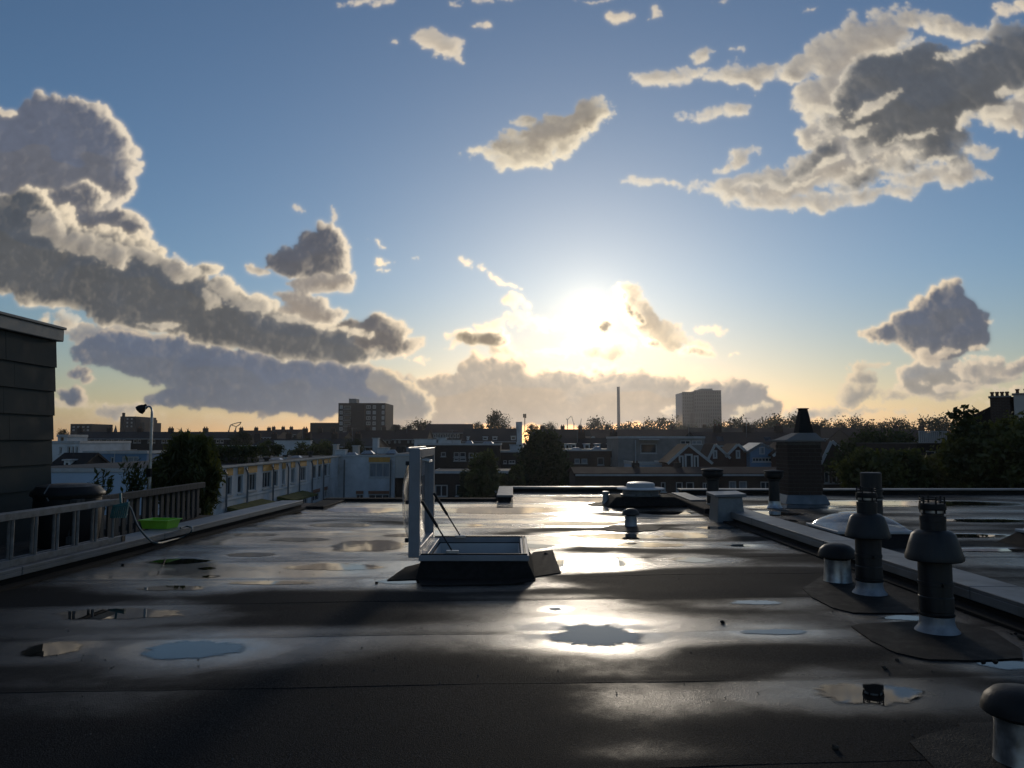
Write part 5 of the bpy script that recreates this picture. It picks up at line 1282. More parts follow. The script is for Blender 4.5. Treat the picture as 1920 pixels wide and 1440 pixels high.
flat_building('brick_block', 'brown brick block with pale roof edge right of the big tree', 1050, 1183, 844, 80, 10, 'brick',
    [(1077, 1087, 860, 869, dict(cols=1, glass='curtain')), (1090, 1101, 860, 869, dict(glass='curtain')), (1120, 1132, 858, 872), (1145, 1156, 858, 872)])
ridge_building('dormer_terrace', 'terrace with a row of white dormers above the brown brick block', 1052, 1182, 846, 823, 92, 10, 'darkbrick', 'slate', [], dormers=[(1060, 1068, 833, 843), (1071, 1080, 833, 843), (1096, 1106, 833, 843), (1117, 1126, 833, 843), (1142, 1152, 833, 843), (1159, 1168, 833, 843)], chimneys=(1090, 1150))
gable_building('small_gable', 'small pale gable peeping over the white dormers, left one', 1103, 1121, 829, 819, 100, 8, 'pale', 'slate', [(1109, 1114, 824, 829)])
gable_building('small_gable', 'small pale gable peeping over the white dormers, right one', 1143, 1160, 830, 819, 100, 8, 'pale', 'slate', [(1148, 1154, 825, 830)])
t, f = flat_building('flat_roofed_block', 'flat roofed grey block with a large framed window, centre right', 1159, 1321, 820, 75, 9, 'concrete',
    [(1201, 1231, 832, 850, dict(cols=1)), (1276, 1295, 826, 833, dict(cols=2)), (1297, 1316, 826, 833, dict(cols=2, glass='curtain')), (1278, 1300, 840, 856, dict(glass='curtain'))])
mb = MB(); f.block(mb, X_(1198, 75) - f.o.x, X_(1234, 75) - f.o.x, Z_(825, 75), Z_(823, 75), .0, .7); mb.build('awning', M['trim'], t)
x = X_(1191, 75); mb = MB(); mb.tube([(x, 74.9, 1.2), (x, 74.9, -4)], .05, 8); mb.build('downpipe', M['trim'], t)
flat_building('white_lean_to', 'small white lean-to roof below the large framed window', 1187, 1247, 870, 62, 5, 'paleblue', [], trim='frame', edge=.18)
ridge_building('long_low_row', 'long low brick row with tiled roof just past the roof edge', 1078, 1478, 890.5, 879, 50, 5, 'brick', 'tiles',
    [(1238, 1247, 904, 922), (1266, 1279, 904, 922, dict(cols=1)), (1285, 1300, 904, 922, dict(cols=1)), (1316, 1327, 905, 922, dict(cols=2)), (1365, 1379, 902, 922, dict(glass='curtain')), (1384, 1399, 902, 922, dict(glass='curtain')), (1424, 1444, 903, 922, dict(cols=2)), (1455, 1472, 903, 922, dict(cols=2))], chimneys=(1191, 1269), csize=.5)
# ---- houses with gables, right of the middle
gable_building('gable_house', 'red brick gable house with three tall white framed windows', 1256, 1330, 866, 835, 58, 3.2, 'redbrick', 'tiles',
    [(1272, 1281, 854, 879, dict(fr=.12)), (1283, 1298, 851, 879, dict(fr=.14)), (1300, 1309, 854, 879, dict(fr=.12))], xa=1291)
gable_building('twin_gable', 'left of two small white edged gables beside the red gable house', 1330, 1364, 856, 834, 62, 3, 'redbrick', 'tiles', [(1336, 1344, 844, 860, dict(fr=.13))], xa=1341)
gable_building('twin_gable', 'right of two small white edged gables beside the red gable house', 1364, 1405, 853, 834, 62, 3, 'redbrick', 'tiles', [(1379, 1387, 844, 860, dict(fr=.13))], xa=1383)
gable_building('blue_dormer', 'blue grey mansard dormer between the gables and brick chimney', 1406, 1451, 846, 833, 61, 3, 'blue', 'sheet', [(1423, 1433, 838, 852, dict(glass='curtain')), (1410, 1447, 858, 866, dict(cols=6))], barge='sheet', xa=1428)
gable_building('white_edged_gable', 'white edged gable half hidden behind the brick chimney', 1453, 1500, 852, 832, 60, 3, 'redbrick', 'tiles', [(1468, 1476, 843, 858, dict(fr=.12))], xa=1478)
ridge_building('tiled_terrace', 'broad tiled roof with skylights behind the white edged gables', 1322, 1560, 836, 812, 84, 14, 'darkbrick', 'tiles', [], chimneys=(1345, 1400, 1460, 1530), skylights=((1350, 823), (1485, 826), (1440, 824)))
gable_building('gable_house', 'brick house with white bargeboard and three windows right of the chimney', 1540, 1600, 865, 828, 50, 3.5, 'brick', 'tiles',
    [(1543.5, 1553.5, 884, 906), (1557, 1568, 884, 906), (1571.5, 1582.5, 884, 906)], xa=1559)
flat_building('brick_annex', 'brick annex with one window left of the tall flue, under leaves', 1600.5, 1660, 868, 51, 8, 'darkbrick', [(1606, 1616, 884, 906)], trim=None)
# ---- house and balcony behind the right-hand trees
t, f = flat_building('balcony_block', 'block with a white railed balcony among the right-hand trees', 1718, 1812, 833, 40, 7, 'darkbrick', [(1735, 1755, 845, 870)], trim=None)
rl_ = thing('balcony_railing', 'white balcony railing showing through the leaves at right', 'railing', (X_(1748, 39.9), 39.9, f.z1))
a, b = X_(1723, 39.9), X_(1776, 39.9); zt = Z_(808, 39.9)
for z in (zt, f.z1 + .12):
    mb = MB(); mb.box(a, b, 39.86, 39.94, z - .05, z); mb.build('rail', M['frame'], rl_)
n = 15
for k in range(n):
    x = a + (b - a - .06) * k / (n - 1); mb = MB(); mb.box(x, x + .06, 39.88, 39.92, f.z1 + .121, zt - .051); mb.build('baluster', M['frame'], rl_)
Y0 = 36.0
rh = thing('tall_house', 'tall dark house with rows of chimney pots at the right edge', 'house', (X_(1796, Y0), Y0, GZ), rz=R(-33))
def U_(px): return (X_(px, Y0) - X_(1796, Y0)) * 1.12
def H_(py): return Z_(py, Y0) - GZ
mb = MB(); mb.box(.25, U_(2060), 0, 9, 0, H_(795)); mb.build('wall', M['darkbrick'], rh, world=False)
mb = MB(); mb.prism([(-.1, H_(795) + .001), (U_(2060), H_(795) + .001), (U_(2060), H_(747)), (U_(1872), H_(747))], 1, -.2, 9.2); mb.build('roof', M['slate'], rh, world=False)
for (c0, c1, yt, pots, m) in ((1844, 1871, 749, 4, 'chimney'), (1876, 1898, 745, 2, 'pale')):
    a, b, h = U_(c0), U_(c1), H_(yt); mb = MB(); mb.box(a, b, -.9, -.1, H_(800), h); c_ = mb.build('chimney_stack', M[m], rh, world=False)
    mb = MB(); mb.box(a - .06, b + .06, -.96, -.04, h + .001, h + .07); mb.build('chimney_cap', M['concrete'], c_, world=False)
    for k in range(pots):
        mb = MB(); mb.lathe([(.075, h + .071), (.06, h + .20), (.085, h + .22), (.085, h + .28)], 12, (a + (b - a) * (k + .5) / pots, -.5, 0)); mb.build('chimney_pot', M['clay'], c_, smooth=True, world=False)
# ---- left side, behind the terrace
flat_building('pale_blue_wall', 'long pale blue garden wall beyond the water butt', 60, 296, 880, 30, .5, 'paleblue', [], trim='trim', cat='wall', edge=.05)
t, f = flat_building('blue_house', 'blue clad house front with white windows, left', 158, 276, 848, 56, 8, 'blue', [(176, 197, 857, 871, dict(cols=3, glass='curtain')), (208, 215, 857, 873, dict(name='door', sill=False)), (230, 261, 856, 872, dict(cols=3, glass='curtain'))])
mb = MB(); f.block(mb, X_(216, 56) - f.o.x, X_(217, 56) - f.o.x, -6, f.z1, .002, .05); mb.build('panel_joint', M['frame'], t)
flat_building('white_house', 'white house with tall dark windows beside the grey boarded wall', 92, 150, 829, 60, 8, 'white', [(112, 117, 838, 851), (127, 133, 837, 851), (135, 140, 837, 851), (142, 147, 837, 851)])
flat_building('roof_cabin', 'small white roof cabin above the white house', 108, 126, 817, 63, 3, 'white', [(112, 120, 819, 828)], z0=Z_(829, 63))
ridge_building('dark_roofed_house', 'dark roof with a white dormer beside the grey boarded wall', 92, 152, 880, 853, 44, 3.5, 'darkbrick', 'slate', [], dormers=[(117, 129, 864, 880)])
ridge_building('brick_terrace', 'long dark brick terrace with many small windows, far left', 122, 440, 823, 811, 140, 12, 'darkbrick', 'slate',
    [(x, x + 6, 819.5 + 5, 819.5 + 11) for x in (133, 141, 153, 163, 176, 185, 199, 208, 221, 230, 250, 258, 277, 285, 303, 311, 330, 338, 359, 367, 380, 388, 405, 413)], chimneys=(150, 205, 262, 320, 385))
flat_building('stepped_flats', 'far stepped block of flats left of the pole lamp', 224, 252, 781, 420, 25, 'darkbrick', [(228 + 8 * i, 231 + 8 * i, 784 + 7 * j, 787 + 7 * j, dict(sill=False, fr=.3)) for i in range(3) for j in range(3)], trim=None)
flat_building('stepped_flats_wing', 'lower far wing stepping down beside the pole lamp', 252.5, 262, 786, 421, 20, 'darkbrick', [], trim=None)
flat_building('stepped_flats_wing', 'lowest far wing of the stepped flats, right of the pole lamp', 262.5, 270, 792, 422, 20, 'darkbrick', [], trim=None)
mb = MB(); c = P(231, 800, 400); mb.lathe([(1.0, GZ), (.75, Z_(774, 400))], 16, (c.x, 400, 0)); tag(mb.build('brick_stack', M['darkbrick'], None), 'short brick stack before the far stepped flats', 'chimney')
flat_building('far_flats', 'far low block of flats at the left edge of the skyline', 131, 171, 795, 380, 20, 'darkbrick', [(135 + 9 * i, 139 + 9 * i, 799 + 6 * j, 802 + 6 * j, dict(sill=False, fr=.25)) for i in range(4) for j in range(2)], trim=None)
flat_building('dark_annex', 'low dark block left of the dark apartment tower', 581, 633, 793, 305, 20, 'darkbrick', [], trim=None)
# dark apartment tower
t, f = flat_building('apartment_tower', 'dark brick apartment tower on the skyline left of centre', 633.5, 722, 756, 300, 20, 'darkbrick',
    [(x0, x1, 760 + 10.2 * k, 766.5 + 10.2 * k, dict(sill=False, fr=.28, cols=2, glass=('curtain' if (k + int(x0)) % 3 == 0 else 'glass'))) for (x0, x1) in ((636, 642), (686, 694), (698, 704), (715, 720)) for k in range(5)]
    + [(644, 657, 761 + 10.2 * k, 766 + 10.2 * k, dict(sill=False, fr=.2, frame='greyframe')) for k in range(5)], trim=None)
mb = MB(); mb.box(X_(653, 303), X_(667, 303), 303, 309, f.z1 + .06, Z_(747.5, 303)); mb.build('lift_house', M['concrete'], t)
mb = MB(); f.block(mb, X_(660, 300) - f.o.x, X_(684, 300) - f.o.x, GZ, f.z1 - .5, .002, 1.5); mb.build('stair_core', M['slate'], t)
for k in range(5):
    mb = MB(); f.block(mb, X_(643.5, 300) - f.o.x, X_(657.5, 300) - f.o.x, Z_(769.5 + 10.2 * k, 300), Z_(767.5 + 10.2 * k, 300), .002, 1.2); mb.build('balcony', M['concrete'], t)
flat_building('small_tower_block', 'small block with roof cabin just right of the dark tower', 722.5, 741, 796, 320, 15, 'darkbrick', [], trim=None)
# pale office tower
tw = thing('office_tower', 'tall pale gridded office tower on the right skyline', 'tower', (X_(1318, 700), 700, GZ))
x0, xm, x1 = X_(1282, 700), X_(1303, 700), X_(1353.5, 700)
def tower_part(a, b, y, ztop, ncol, nrow, nm):
    f = Facade((a, y, 0), (1, 0, 0), (0, -1, 0), b - a, GZ, ztop); mb = MB(); mb.box(a, b, y, y + 28, GZ, ztop); w = mb.build(nm, M['glass'], tw)
    mb = MB(); d = .9
    for k in range(ncol + 1):
        c = (b - a) * k / ncol; f.block(mb, max(0, c - .42), min(b - a, c + .42), GZ, ztop + .3, .01, d)
    mb.build('column_grid', M['tower'], w)
    mb = MB()
    for k in range(nrow + 1):
        z = ztop - (ztop - GZ) * k / nrow; f.block(mb, .0, b - a, z - .62, z + .62, .012, d - .06)
    mb.build('floor_bands', M['tower'], w)
tower_part(xm + .02, x1, 700, Z_(733, 700), 12, 17, 'main_block'); tower_part(x0, xm, 704, Z_(736, 704), 5, 17, 'side_block')
mb = MB(); mb.box(X_(1317, 705), X_(1338, 705), 705, 720, Z_(733, 700) + .3, Z_(728.5, 705)); mb.build('plant_room', M['sheet'], tw)
tower_part(X_(1301, 690), X_(1331, 690), 690, Z_(774, 690), 7, 7, 'front_block')
# chimney stack
mb = MB(); c = P(1160, 790, 900); mb.lathe([(2.1, GZ), (1.9, 20), (1.75, Z_(725.5, 900)), (1.5, Z_(725.5, 900) + .2)], 24, (c.x, 900, 0)); tag(mb.build('chimney_stack', M['stack'], None, smooth=True), 'tall slim concrete chimney stack under the sun', 'chimney')
# cranes
for i, (px, base, top, jib, lab) in enumerate(((1064, 800, 781, (1071, 780), 'far construction crane, leftmost of three under the sun'), (1076, 800, 790, (1072, 781), 'far construction crane, middle of three under the sun'), (1088, 800, 792, (1090, 785), 'far construction crane, rightmost of three under the sun'))):
    Yc = 1200; a, b, c = P(px, base, Yc), P(px, top + 6, Yc), P(jib[0], jib[1], Yc)
    t = thing('tower_crane', lab, 'crane', (a.x, Yc, GZ), 'cranes on the horizon')
    mb = MB(); mb.bar((a.x, Yc, GZ), b, 1.3, 1.3, (0, 1, 0)); mb.build('mast', M['crane'], t)
    mb = MB(); mb.bar(b, c, .9, .9, (0, 1, 0)); mb.build('jib', M['crane'], t)
    e = b + (b - c) * .35; e.z = b.z + 1.5; mb = MB(); mb.bar(b, e, 1.2, 1.2, (0, 1, 0)); mb.build('counter_jib', M['crane'], t)
# white slab with antenna
t, f = flat_building('white_slab', 'slim pale wall slab rising left of the big dark tree', 967.5, 979, 791.5, 150, 4, 'white', [], trim=None)
mb = MB(); a = P(984, 800, 151); mb.tube([(X_(980, 151), 151, Z_(815, 151)), (a.x, 151, Z_(808, 151)), (a.x, 151, Z_(776, 151))], .09, 6); mb.box(a.x - .35, a.x - .1, 150.9, 151.1, Z_(783, 151), Z_(776, 151)); mb.box(a.x + .1, a.x + .3, 150.9, 151.1, Z_(784, 151), Z_(776, 151)); mb.build('antenna_mast', M['slate'], t)
# angular steel mast, far left
t = thing('steel_mast', 'angular steel sculpture-like mast on the skyline left of the apartment tower', 'mast', (X_(438, 330), 330, GZ))
pl = [(429, 808), (432, 797), (440, 794), (452, 791.5), (450, 795.5), (443, 800), (441, 808)]
mb = MB()
for q in ([0, 1, 2, 3, 4, 5, 6], ): 
    for i in range(len(pl) - 1): mb.bar(P(*pl[i], 330), P(*pl[i + 1], 330), .32, .32, (0, 1, 0))
mb.bar(P(434, 797, 330), P(442, 799.5, 330), .3, .3, (0, 1, 0)); mb.bar(P(441, 807, 330), (X_(441, 330), 330, GZ), .8, .8, (0, 1, 0)); mb.bar(P(429, 807, 330), (X_(429, 330), 330, GZ), .5, .5, (0, 1, 0)); mb.build('frame', M['crane'], t)
mb = MB(); mb.box(X_(427.5, 150), X_(433, 150), 150, 150.6, Z_(832, 150), Z_(812, 150)); tag(mb.build('pale_board', M['pale'], None), 'upright pale board on the roofs below the steel mast', 'board')
# school-like block
ridge_building('school_block', 'long block with tiled roof and a row of white windows, mid skyline', 795, 883, 812, 796, 170, 14, 'darkbrick', 'tiles', [(800 + 6.3 * k, 804.6 + 6.3 * k, 813.5, 821.5, dict(fr=.14, sill=False)) for k in range(10)])
ridge_building('tile_row', 'tiled row with three white dormers left of the big tree', 866, 968, 828, 805, 120, 14, 'darkbrick', 'slate', [], dormers=[(875, 879, 819, 825), (905, 914, 819, 825), (923.5, 932, 819, 825), (958, 967, 818, 825)])
# filler rows between, dark roofs under the skyline
FILL = [(440, 520, 820, 808, 190, 'dark tiled terrace on the skyline right of the steel mast'), (505, 556, 815, 806, 210, 'gabled dark row on the skyline left of the low dark block'), (560, 640, 826, 812, 130, 'dark terrace in front of the low dark block'),
        (640, 740, 825, 808, 150, 'dark terrace at the foot of the apartment tower'), (735, 800, 824, 807, 140, 'dark terrace between the apartment tower and the school block'), (470, 560, 838, 824, 110, 'long dark roof behind the white terrace, left half'),
        (556, 700, 838, 824, 105, 'long dark roof behind the white end block'), (1000, 1110, 828, 806, 160, 'dark row below the three cranes'), (1110, 1300, 822, 806, 190, 'dark roofs below the chimney stack and office tower'),
        (1300, 1440, 818, 803, 200, 'dark roofs below the right side of the office tower'), (1430, 1620, 822, 803, 180, 'dark roofs between the brick chimney and the right-hand trees'), (1600, 1760, 826, 806, 150, 'dark roofs behind the right-hand trees')]
for (a, b, ye, yr, Y, lab) in FILL:
    ws = []
    x = a + 4
    rngf = random.Random(a)
    while x < b - 8:
        if rngf.random() < .8: ws.append((x, x + 520 / Y, ye + 300 / Y, ye + 1000 / Y, dict(fr=.12, sill=False, glass=rngf.choice(('glass', 'glass', 'curtain')))))
        x += 1150 / Y
    ridge_building('far_terrace', lab, a, b, ye, yr, Y, 12, rngf.choice(('darkbrick', 'brick')), rngf.choice(('slate', 'tiles')), ws, group='far terraces', chimneys=tuple(a + (b - a) * q for q in (.15, .5, .8)))
# roof clutter on the white blocks and beyond
CL = [(640, 850, 68, .9, .7, 'white', 'white box'), (668, 846, 72, .5, 1.1, 'pale', 'pale chimney'), (705, 838, 74, .5, 1.8, 'white', 'white chimney'), (720, 845, 73, 1.0, .6, 'white', 'white box'), (690, 849, 69, 1.2, .4, 'galv', 'metal skylight'),
      (735, 848, 70, 1.0, .5, 'galv', 'metal skylight'), (660, 852, 67, 1.1, .35, 'galv', 'metal skylight'), (752, 846, 72, .6, 1.0, 'darkmetal', 'dark flue'), (500, 866, 48, .3, .6, 'darkmetal', 'dark flue'), (535, 862, 54, .25, .7, 'white', 'white flue'),
      (582, 857, 60, .3, .9, 'darkmetal', 'dark flue'), (470, 868, 45, .9, .25, 'galv', 'metal skylight'), (518, 862, 52, 1.0, .25, 'galv', 'metal skylight'), (556, 858, 58, .9, .3, 'galv', 'metal skylight'), (630, 845, 76, .4, 1.3, 'pale', 'pale chimney'),
      (800, 828, 82, 2.6, .6, 'white', 'white box'), (828, 827, 82, 1.0, .8, 'white', 'white box'), (850, 829, 82, 1.6, .5, 'white', 'white box'), (880, 830, 82, .9, .45, 'galv', 'metal skylight'), (915, 831, 82, 1.4, .4, 'galv', 'metal skylight'), (455, 845, 80, 4.0, 1.1, 'paleblue', 'blue-grey plant box'),
      (550, 836, 95, 4.5, 1.4, 'white', 'white roof box'), (1119, 841, 83, 1.0, .4, 'galv', 'metal skylight'), (1080, 842, 83, 1.2, .35, 'galv', 'metal skylight'), (1100, 887, 51, 1.0, .3, 'galv', 'metal skylight'), (400, 842, 100, 3, 1.0, 'trim', 'grey roof box'), (375, 846, 90, 2.0, .8, 'galv', 'metal skylight'), (350, 843, 95, 2.2, .9, 'white', 'white roof box')]
for i, (px, py, Y, w, h, m, kind) in enumerate(CL):
    c = P(px, py, Y); x, zb = c.x, c.z - h / 2
    t = thing('roof_fitting', None, 'roof fitting', (x, Y, zb), 'fittings on the far roofs')
    mb = MB()
    if 'flue' in kind: mb.lathe([(w / 2, -.6), (w / 2, h * .8)], 12); mb.build('pipe', M[m], t, world=False); mb = MB(); mb.lathe([(w * .8, h * .8), (w * .8, h)], 12); mb.build('cap', M['darkmetal'], t, world=False)
    elif 'skylight' in kind:
        mb.add(*frustum((-w / 2 - .1, w / 2 + .1, -.5, .5), (-w / 2, w / 2, -.42, .42), -.6, h * .3)); mb.build('kerb', M['flatroof'], t, world=False)
        mb = MB(); mb.add(*frustum((-w / 2, w / 2, -.42, .42), (-w / 4, w / 4, -.2, .2), h * .3 + .001, h)); mb.build('dome', M['galv'], t, world=False)
    else:
        mb.box(-w / 2, w / 2, -.5, .5, -.6, h - .08); mb.build('body', M[m], t, world=False); mb = MB(); mb.box(-w / 2 - .06, w / 2 + .06, -.56, .56, h - .079, h); mb.build('lid', M['trim'], t, world=False)
    where = ('on the roofs far left behind the round bush' if px < 440 else 'on the long white terrace roof' if px < 600 and Y < 62 else 'on the roofs behind the white terrace' if px < 600 else 'on or behind the white end block' if px < 760 else 'on the dark brick block left of the big tree' if px < 1000 else 'on the brick roofs right of the big tree')
    t['label'] = kind + ' ' + where + ', ' + ORD[sorted([q[0] for q in CL if q[6] == kind]).index(px)] + ' such from left'

for (px, yt, Y, lab) in ((477, 803, 520, 'far pointed church spire left of the apartment tower'), (340, 801, 560, 'far pointed church spire behind the round bush'), (217, 797, 480, 'thin far spire left of the stepped flats')):
    c = P(px, yt, Y); t = thing('church_spire', lab, 'spire', (c.x, Y, GZ)); zt = c.z
    mb = MB(); mb.box(c.x - 1.3, c.x + 1.3, Y - 1.3, Y + 1.3, GZ, zt - 6); mb.build('tower', M['darkbrick'], t)
    mb = MB(); mb.lathe([(1.6, zt - 5.99), (.05, zt)], 8, (c.x, Y, 0)); mb.build('spire', M['slate'], t)
for i, (px, Y, zb, h) in enumerate(((655, 106, 825, 2.2), (760, 142, 809, 2.6), (845, 79, 833, 2.0), (1085, 93, 826, 2.2), (1300, 80, 820, 2.0), (1410, 86, 814, 2.4), (560, 108, 826, 2.2))):
    c = P(px, zb, Y); t = thing('roof_aerial', 'thin television aerial on the far roofs, %s from the left' % ORD[sorted((655, 760, 845, 1085, 1300, 1410, 560)).index(px)], 'aerial', (c.x, Y + 2, c.z - .4), 'television aerials on the far roofs')
    mb = MB(); mb.tube([(0, 0, 0), (0, 0, h)], .03, 6); mb.build('mast', M['sheet'], t, world=False)
    mb = MB(); mb.bar((-.5, 0, h - .1), (.6, .2, h - .1), .03, .03)
    for k in range(6): mb.bar((-.45 + .19 * k, -.3 + .03 * k, h - .1), (-.45 + .19 * k, .35 + .03 * k, h - .1), .02, .02)
    mb.build('crossbars', M['sheet'], t, world=False)
# ------------------------------------------------------------------ trees and plants
def leaf_mesh(name, pts, size, m, rng, elong=1.0, updir=None, curl=0.3):
    """many small leaf faces, one at each point"""
    n = len(pts)
    a = rng.normal(size=(n, 3)); 
    if updir is not None: a = a * .55 + np.array(updir)
    a /= np.linalg.norm(a, axis=1, keepdims=True)
    b = np.cross(a, rng.normal(size=(n, 3))); b /= np.linalg.norm(b, axis=1, keepdims=True)
    s = size * rng.uniform(.6, 1.35, size=(n, 1)); c = np.cross(a, b) * s * curl
    L, Wd = a * s * elong, b * s * .55
    v = np.stack([pts - L, pts + Wd + c, pts + L, pts - Wd + c], 1).reshape(-1, 3)
    f = np.arange(4 * n).reshape(-1, 4)
    me = bpy.data.meshes.new(name)
    me.vertices.add(4 * n); me.vertices.foreach_set('co', v.astype(np.float32).ravel())
    me.loops.add(4 * n); me.loops.foreach_set('vertex_index', f.ravel().astype(np.int32))
    me.polygons.add(n); me.polygons.foreach_set('loop_start', np.arange(0, 4 * n, 4, dtype=np.int32)); me.polygons.foreach_set('loop_total', np.full(n, 4, np.int32))
    me.update(); me.validate(); me.materials.append(m)
    return me
def crown_points(rng, n, rad, clumps, tight=.30, low=-.5):
    """points gathered in clumps through an ellipsoid of half axes rad"""
    d = rng.normal(size=(clumps, 3)); d /= np.linalg.norm(d, axis=1, keepdims=True)
    r = rng.uniform(.35, 1.0, size=(clumps, 1)) ** .6
    c = d * r; c[:, 2] = np.maximum(c[:, 2], low)
    c *= np.array(rad)
    sz = rng.uniform(.5, 1.25, clumps)
    k = rng.choice(clumps, n, p=sz / sz.sum())
    off = rng.normal(size=(n, 3)); ln = np.linalg.norm(off, axis=1, keepdims=True); off = off / ln * np.minimum(ln, 2.6)
    return c[k] + off * (np.array(rad) * tight * .62) * sz[k][:, None], c
def tree_parts(t, h_trunk, rad, n, clumps, size, m, seed, tight=.30, elong=1.0, low=-.5, trunk_r=.22, limbs=9, cz=None):
    rng = np.random.RandomState(seed)
    pts, c = crown_points(rng, n, rad, clumps, tight, low)
    cz = h_trunk + rad[2] * .55 if cz is None else cz
    pts[:, 2] += cz; c[:, 2] += cz
    me = leaf_mesh('crown', pts, size, m, rng, elong)
    o = bpy.data.objects.new('crown', me); COL.objects.link(o); o.parent = t
    mb = MB(); mb.tube([(0, 0, 0), (.05, 0, h_trunk * .5), (0, .05, h_trunk), (0, 0, cz)], [trunk_r * 1.3, trunk_r, trunk_r * .85, trunk_r * .4], 10)
    for k in range(limbs):
        q = c[k * max(1, len(c) // limbs)]; s_ = Vector((0, 0, h_trunk + (cz - h_trunk) * (k % 4) / 5)); e = Vector(q)
        mid = s_.lerp(e, .5) + Vector((0, 0, .08 * rad[2])); mb.tube([s_, mid, e], [trunk_r * .45, trunk_r * .25, trunk_r * .08], 6)
    mb.build('trunk', M['bark'], t, world=False, smooth=True)
    return t
def tree(name, label, px, ytop, ybot, wpx, Y, n, clumps, size, m, seed, group=None, z0=GZ, tight=.30, elong=1.0, dy=1.0, low=-.6):
    x = X_(px, Y); zt, zb = Z_(ytop, Y), Z_(ybot, Y); rx = wpx / 1400 * Y / 2; rz = (zt - zb) / 2
    t = thing(name, label, 'tree', (x, Y, z0), group)
    return tree_parts(t, max(.5, zb - z0), (rx * .82, rx * .82 * dy, rz * .82), n, clumps, size, M[m], seed, tight, elong, low, trunk_r=max(.08, rx * .06), cz=(zt + zb) / 2 - z0)
# middle: the big dark tree and the pale feathery one before it
tree('broadleaf_tree', 'large dark tree in the centre rising above the brick blocks', 1018, 808, 935, 104, 66, 16000, 70, .17, 'leafdark', 1)
tree('willow', 'feathery green tree in front of the dark brick extension', 905, 850, 945, 66, 52, 9000, 46, .11, 'leaf', 2, elong=1.7, tight=.34)
tree('shrub_tree', 'small dark bushy tree left of the feathery green one', 878, 874, 945, 40, 54, 5000, 30, .10, 'leafdark', 3, elong=1.6)
tree('shrub_tree', 'dark bush between the feathery tree and the big dark tree', 960, 872, 940, 52, 56, 5000, 30, .11, 'leaf', 4, elong=1.4)
tree('shrub_tree', 'low dark shrub at the right foot of the big dark tree', 1072, 868, 936, 44, 58, 4000, 26, .12, 'leafdark', 5)
# right-hand trees
tree('broadleaf_tree', 'leafy green tree behind the neighbouring roof, left of the right-hand group', 1660, 835, 945, 170, 27, 17000, 75, .085, 'leaf', 6, tight=.27)
tree('broadleaf_tree', 'tall leafy tree before the house with chimney pots, far right', 1872, 780, 950, 210, 25, 26000, 100, .085, 'leaf', 7, tight=.25)
tree('broadleaf_tree', 'rust tinged tree between the two larger right-hand trees', 1742, 850, 950, 150, 30, 14000, 60, .09, 'leafpale', 8, tight=.28)
tree('broadleaf_tree', 'dark tree behind the right-hand trees and white balcony', 1655, 806, 920, 190, 48, 15000, 70, .13, 'leafdark', 9)
tree('broadleaf_tree', 'dark tree rising at the right edge below the tall house', 1915, 800, 950, 150, 29, 16000, 70, .09, 'leafdark', 10)
tree('sapling', 'big-leafed sapling top sticking up right of the balcony railing', 1818, 764, 845, 56, 25.5, 420, 16, .11, 'leafdark', 11, tight=.55)
# tree line on the skyline
far_me = []
for k in range(4):
    rng = np.random.RandomState(40 + k); pts, c = crown_points(rng, 2600, (1, 1, 1), 34, .34, -.4); far_me.append((leaf_mesh('crown', pts, .07, M['leaffar'], rng), c))
mbt = MB(); mbt.tube([(0, 0, -1), (0, 0, .05)], [.07, .03], 8)
for k in range(7):
    a = k * 2.4; mbt.tube([(0, 0, -.30 + .03 * k), (.25 * math.cos(a), .25 * math.sin(a), -.16 + .02 * k), (.6 * math.cos(a), .6 * math.sin(a), -.08 + .025 * k)], [.04, .025, .008], 5)
trunk_ob = mbt.build('trunk', M['bark'], None); trunk_me = trunk_ob.data; bpy.data.objects.remove(trunk_ob)
FT = [(788, 787, 50, 210), (935, 774, 48, 200), (897, 792, 22, 220), (1000, 795, 26, 240), (1030, 793, 30, 240), (1120, 788, 56, 330), (1155, 793, 60, 340), (1185, 792, 50, 330), (1215, 789, 60, 330), (1245, 787, 56, 330), (1270, 792, 40, 330), (1345, 791, 50, 300), (1375, 788, 60, 300), (1402, 790, 46, 300),
      (1440, 782, 60, 260), (1462, 781, 66, 250), (1490, 783, 60, 250), (1535, 785, 50, 260), (1572, 791, 22, 250), (1608, 784, 66, 250), (1680, 782, 52, 240), (1650, 795, 40, 250), (1735, 783, 60, 220), (1775, 781, 60, 210), (750, 798, 36, 220), (965, 800, 24, 230), (1300, 797, 40, 330), (118, 806, 20, 150), (372, 808, 30, 160), (450, 808, 40, 120), (575, 822, 36, 100), (668, 826, 44, 95)]
FT.sort()
NUM = ['one', 'two', 'three', 'four', 'five', 'six', 'seven', 'eight', 'nine', 'ten', 'eleven', 'twelve']
for i, (px, yt, w, Y) in enumerate(FT):
    x = X_(px, Y); zt = Z_(yt, Y); r = w / 1400 * Y / 2; zh = max(r * .75, min(r, (zt - GZ) * .5)); zc = zt - zh
    j = i + 1
    lab = ('%s tree of the far skyline counted from the left' % (ORD[i] if i < 20 else 'twenty-' + ORD[i - 20] if i < 29 else ('thirtieth', 'thirty-first', 'thirty-second', 'thirty-third')[i - 29]))
    t = thing('skyline_tree', lab, 'tree', (x, Y, GZ), 'trees along the far skyline')
    me, c = far_me[i % 4]
    o = bpy.data.objects.new('crown', me); COL.objects.link(o); o.parent = t; o.location = (0, 0, zc - GZ); o.scale = (r, r, zh * 1.05); o.rotation_euler = (0, 0, i * 1.3)
    o = bpy.data.objects.new('trunk', trunk_me); COL.objects.link(o); o.parent = t; o.location = (0, 0, zc - GZ); o.scale = (r, r, (zc - GZ))
